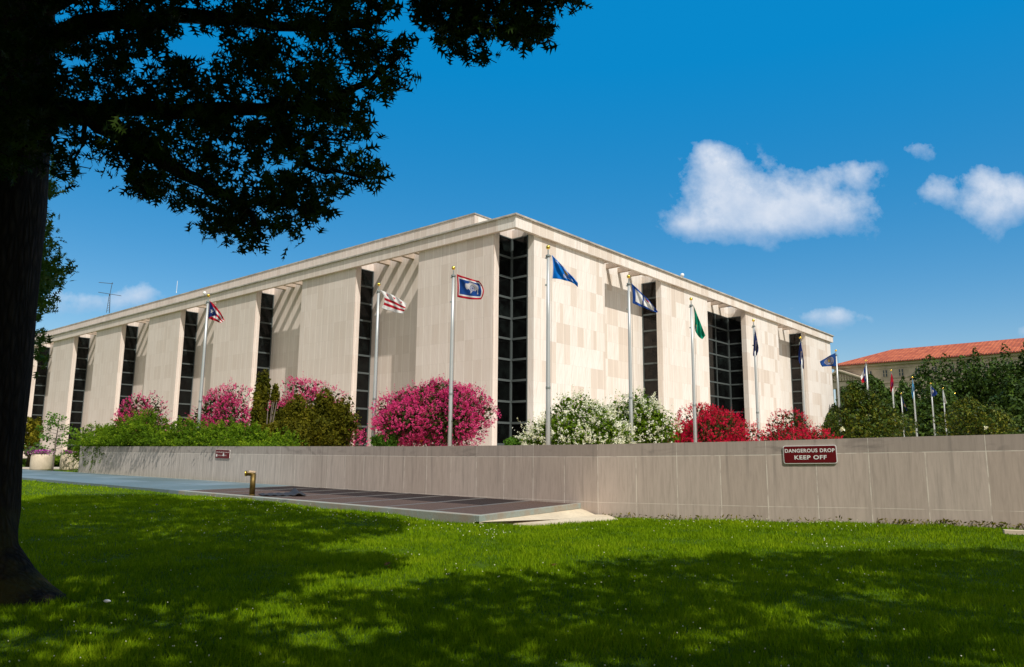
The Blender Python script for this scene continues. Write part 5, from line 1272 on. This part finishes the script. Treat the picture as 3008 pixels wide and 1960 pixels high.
# ---------------------------------------------------------------- grass
def wall_y(x):
    return np.interp(x, WP[:, 0], WP[:, 1])
def grass():
    N = 620000
    d = 5.0+(24-5.0)*RNG.random(N)**1.25; ang = RNG.uniform(-.74, .74, N)
    far = RNG.random(N) < .10; d[far] = RNG.uniform(20, 48, far.sum()); ang[far] = RNG.uniform(-.78, -.30, far.sum())
    x = d*np.tan(ang); y = d.copy()
    # clear of wall, platform, apron
    okw = y < wall_y(x)-.02
    rel = np.stack([x-A0[0], y-A0[1]], -1); M2 = np.array([Lv, (B0-A0)]).T; ab = rel@np.linalg.inv(M2).T
    plat = (ab[:, 0] > -.01) & (ab[:, 1] > -.01)
    behind = (x < WP[0][0]-.3) & (ab[:, 1] > 1.02); 
    ap = inpoly(x, y, [tuple(p[:2]) for p in (ptop[0], ptop[1], ptop[2], ptop[3], E1, ptop[5], ptop[6])])
    tr = (x-OB[0])**2+(y-OB[1])**2 < .85**2
    keep = ((okw & ~plat) | behind) & ~ap & ~tr
    x, y, d = x[keep], y[keep], d[keep]; N = len(x)
    z = gz(x, y)
    tuft = np.array([mnoise.noise(Vector((a*1.1, b*1.1, 0)))+.5*mnoise.noise(Vector((a*3.7, b*3.7, 3))) for a, b in zip(x[::1], y[::1])])
    h = (RNG.uniform(.028, .060, N)*(1+.8*tuft))*(1+RNG.random(N)**8*.8)
    w = .0026+.00050*d
    lean = RNG.normal(size=(N, 2))*.40*h[:, None]; a = RNG.uniform(0, math.pi, N)
    dx, dy = np.cos(a)*w, np.sin(a)*w
    V = np.empty((N, 3, 3), np.float32)
    V[:, 0] = np.stack([x-dx, y-dy, z-.012], -1); V[:, 1] = np.stack([x+dx, y+dy, z-.012], -1); V[:, 2] = np.stack([x+lean[:, 0], y+lean[:, 1], z+h], -1)
    r = np.clip(.45+.28*tuft+RNG.normal(size=N)*.2, 0, 1)
    o = npmesh('grass', V.reshape(-1, 3), np.arange(N*3).reshape(N, 3), M['blade'], attr=r); tag(o, 'mown green lawn grass in sun and tree shade', 'grass', kind='stuff')
    # clover heads
    n = 9000; i = RNG.choice(N, n, replace=False); cx_ = x[i]; cy_ = y[i]
    dens = np.array([mnoise.noise(Vector((a*.45, b*.45, 9))) for a, b in zip(cx_, cy_)])
    pr = project(np.stack([cx_, cy_, z[i]], -1)); band = np.exp(-((cy_-(wall_y(cx_)-1.1))/1.0)**2)*(cx_ > 3)*(cx_ < 7.5)+np.exp(-((ab_dist(cx_, cy_)+.9)/.8)**2)*(cx_ < 0)*(cx_ > -9)
    kp = RNG.random(n) < np.clip(.025+.5*band+.12*(dens > .22), 0, 1)
    P = np.stack([cx_, cy_, z[i]+RNG.uniform(.05, .085, n)], -1)[kp]
    oc = ([(1, 0, 0), (-1, 0, 0), (0, 1, 0), (0, -1, 0), (0, 0, 1), (0, 0, -1)], [(0, 2, 4), (2, 1, 4), (1, 3, 4), (3, 0, 4), (2, 0, 5), (1, 2, 5), (3, 1, 5), (0, 3, 5)])
    V, Fc = scatter(*oc, P, rnd_dir(len(P)), RNG.uniform(.006, .011, len(P))*(.55+.05*np.minimum(P[:, 1], 16)))
    o = npmesh('clover_flowers', V, Fc, M['clover']); tag(o, 'tiny white clover heads scattered in the lawn', 'flowers', kind='stuff')
def ab_dist(x, y):
    n = np.array([Lv[1], -Lv[0]]); n = n if n@(B0-A0) > 0 else -n
    return (x-A0[0])*n[0]+(y-A0[1])*n[1]
grass()
# a few single things lying in the lawn
def bit(xd, yd, label, kind='leaf'):
    p = onz(xd, yd, -1.58); g0 = float(gz(p[0], p[1])); p = onz(xd, yd, g0+.05)
    if kind == 'leaf':
        V, Fc = scatter(*OAK, np.zeros((3, 3))+RNG.normal(size=(3, 3))*.03, rnd_dir(3)*.5+[0, 0, .8], np.full(3, .13)); o = npmesh('fallen_leaf', V, Fc, M['dryleaf'], attr=RNG.random(len(Fc)))
        tag(o, label, 'leaf', 'fallen leaves in the lawn')
    else:
        m = bmesh.new(); bmesh.ops.create_icosphere(m, subdivisions=2, radius=.026)
        for v in m.verts: v.co = v.co*(1+.4*mnoise.noise(v.co*30)); v.co.z *= .6; v.co.x *= 1.5
        me = bpy.data.meshes.new('scrap'); m.to_mesh(me); m.free(); o = link('paper_scrap' if kind == 'paper' else 'stone', me, M['signw'] if kind == 'paper' else M['darkmetal']); tag(o, label, 'litter' if kind == 'paper' else 'stone')
    o.location = p
M['dryleaf'] = foliage_mat('dry_leaf', (.12, .05, .02), (.22, .10, .04), (.30, .16, .07))
bit(1280, 1312, 'dry brown leaf on the sunlit grass near the shade edge'); bit(2140, 1212, 'dry brown leaf on the grass before the gratings corner' if False else 'dry brown leaf close to the right part of the stone wall'); bit(907, 1315, 'dry reddish leaf on the grass at the middle of the lawn')
bit(248, 1397, 'small pale scrap on the grass right of the big trunk', 'paper'); bit(364, 1173, 'small dark stone on the shaded grass before the paving', 'stone')
# weeds at the foot of the wall
N = 500; t = RNG.random(N); 
xw = np.where(t < .6, RNG.uniform(7.9, 10.5, N), RNG.uniform(2.4, 7.5, N)); yw = wall_y(xw)-RNG.uniform(.02, .12, N)
P = np.stack([xw, yw, gz(xw, yw)+RNG.random(N)*.13], -1); V, Fc = scatter(*LONG, P, rnd_dir(N), RNG.uniform(.05, .12, N))
o = npmesh('weeds', V, Fc, M['maple'], attr=RNG.random(len(Fc))); tag(o, 'dry weeds along the foot of the wall', 'weeds', kind='stuff')
S.cycles.max_bounces = 6
S.cycles.transparent_max_bounces = 4
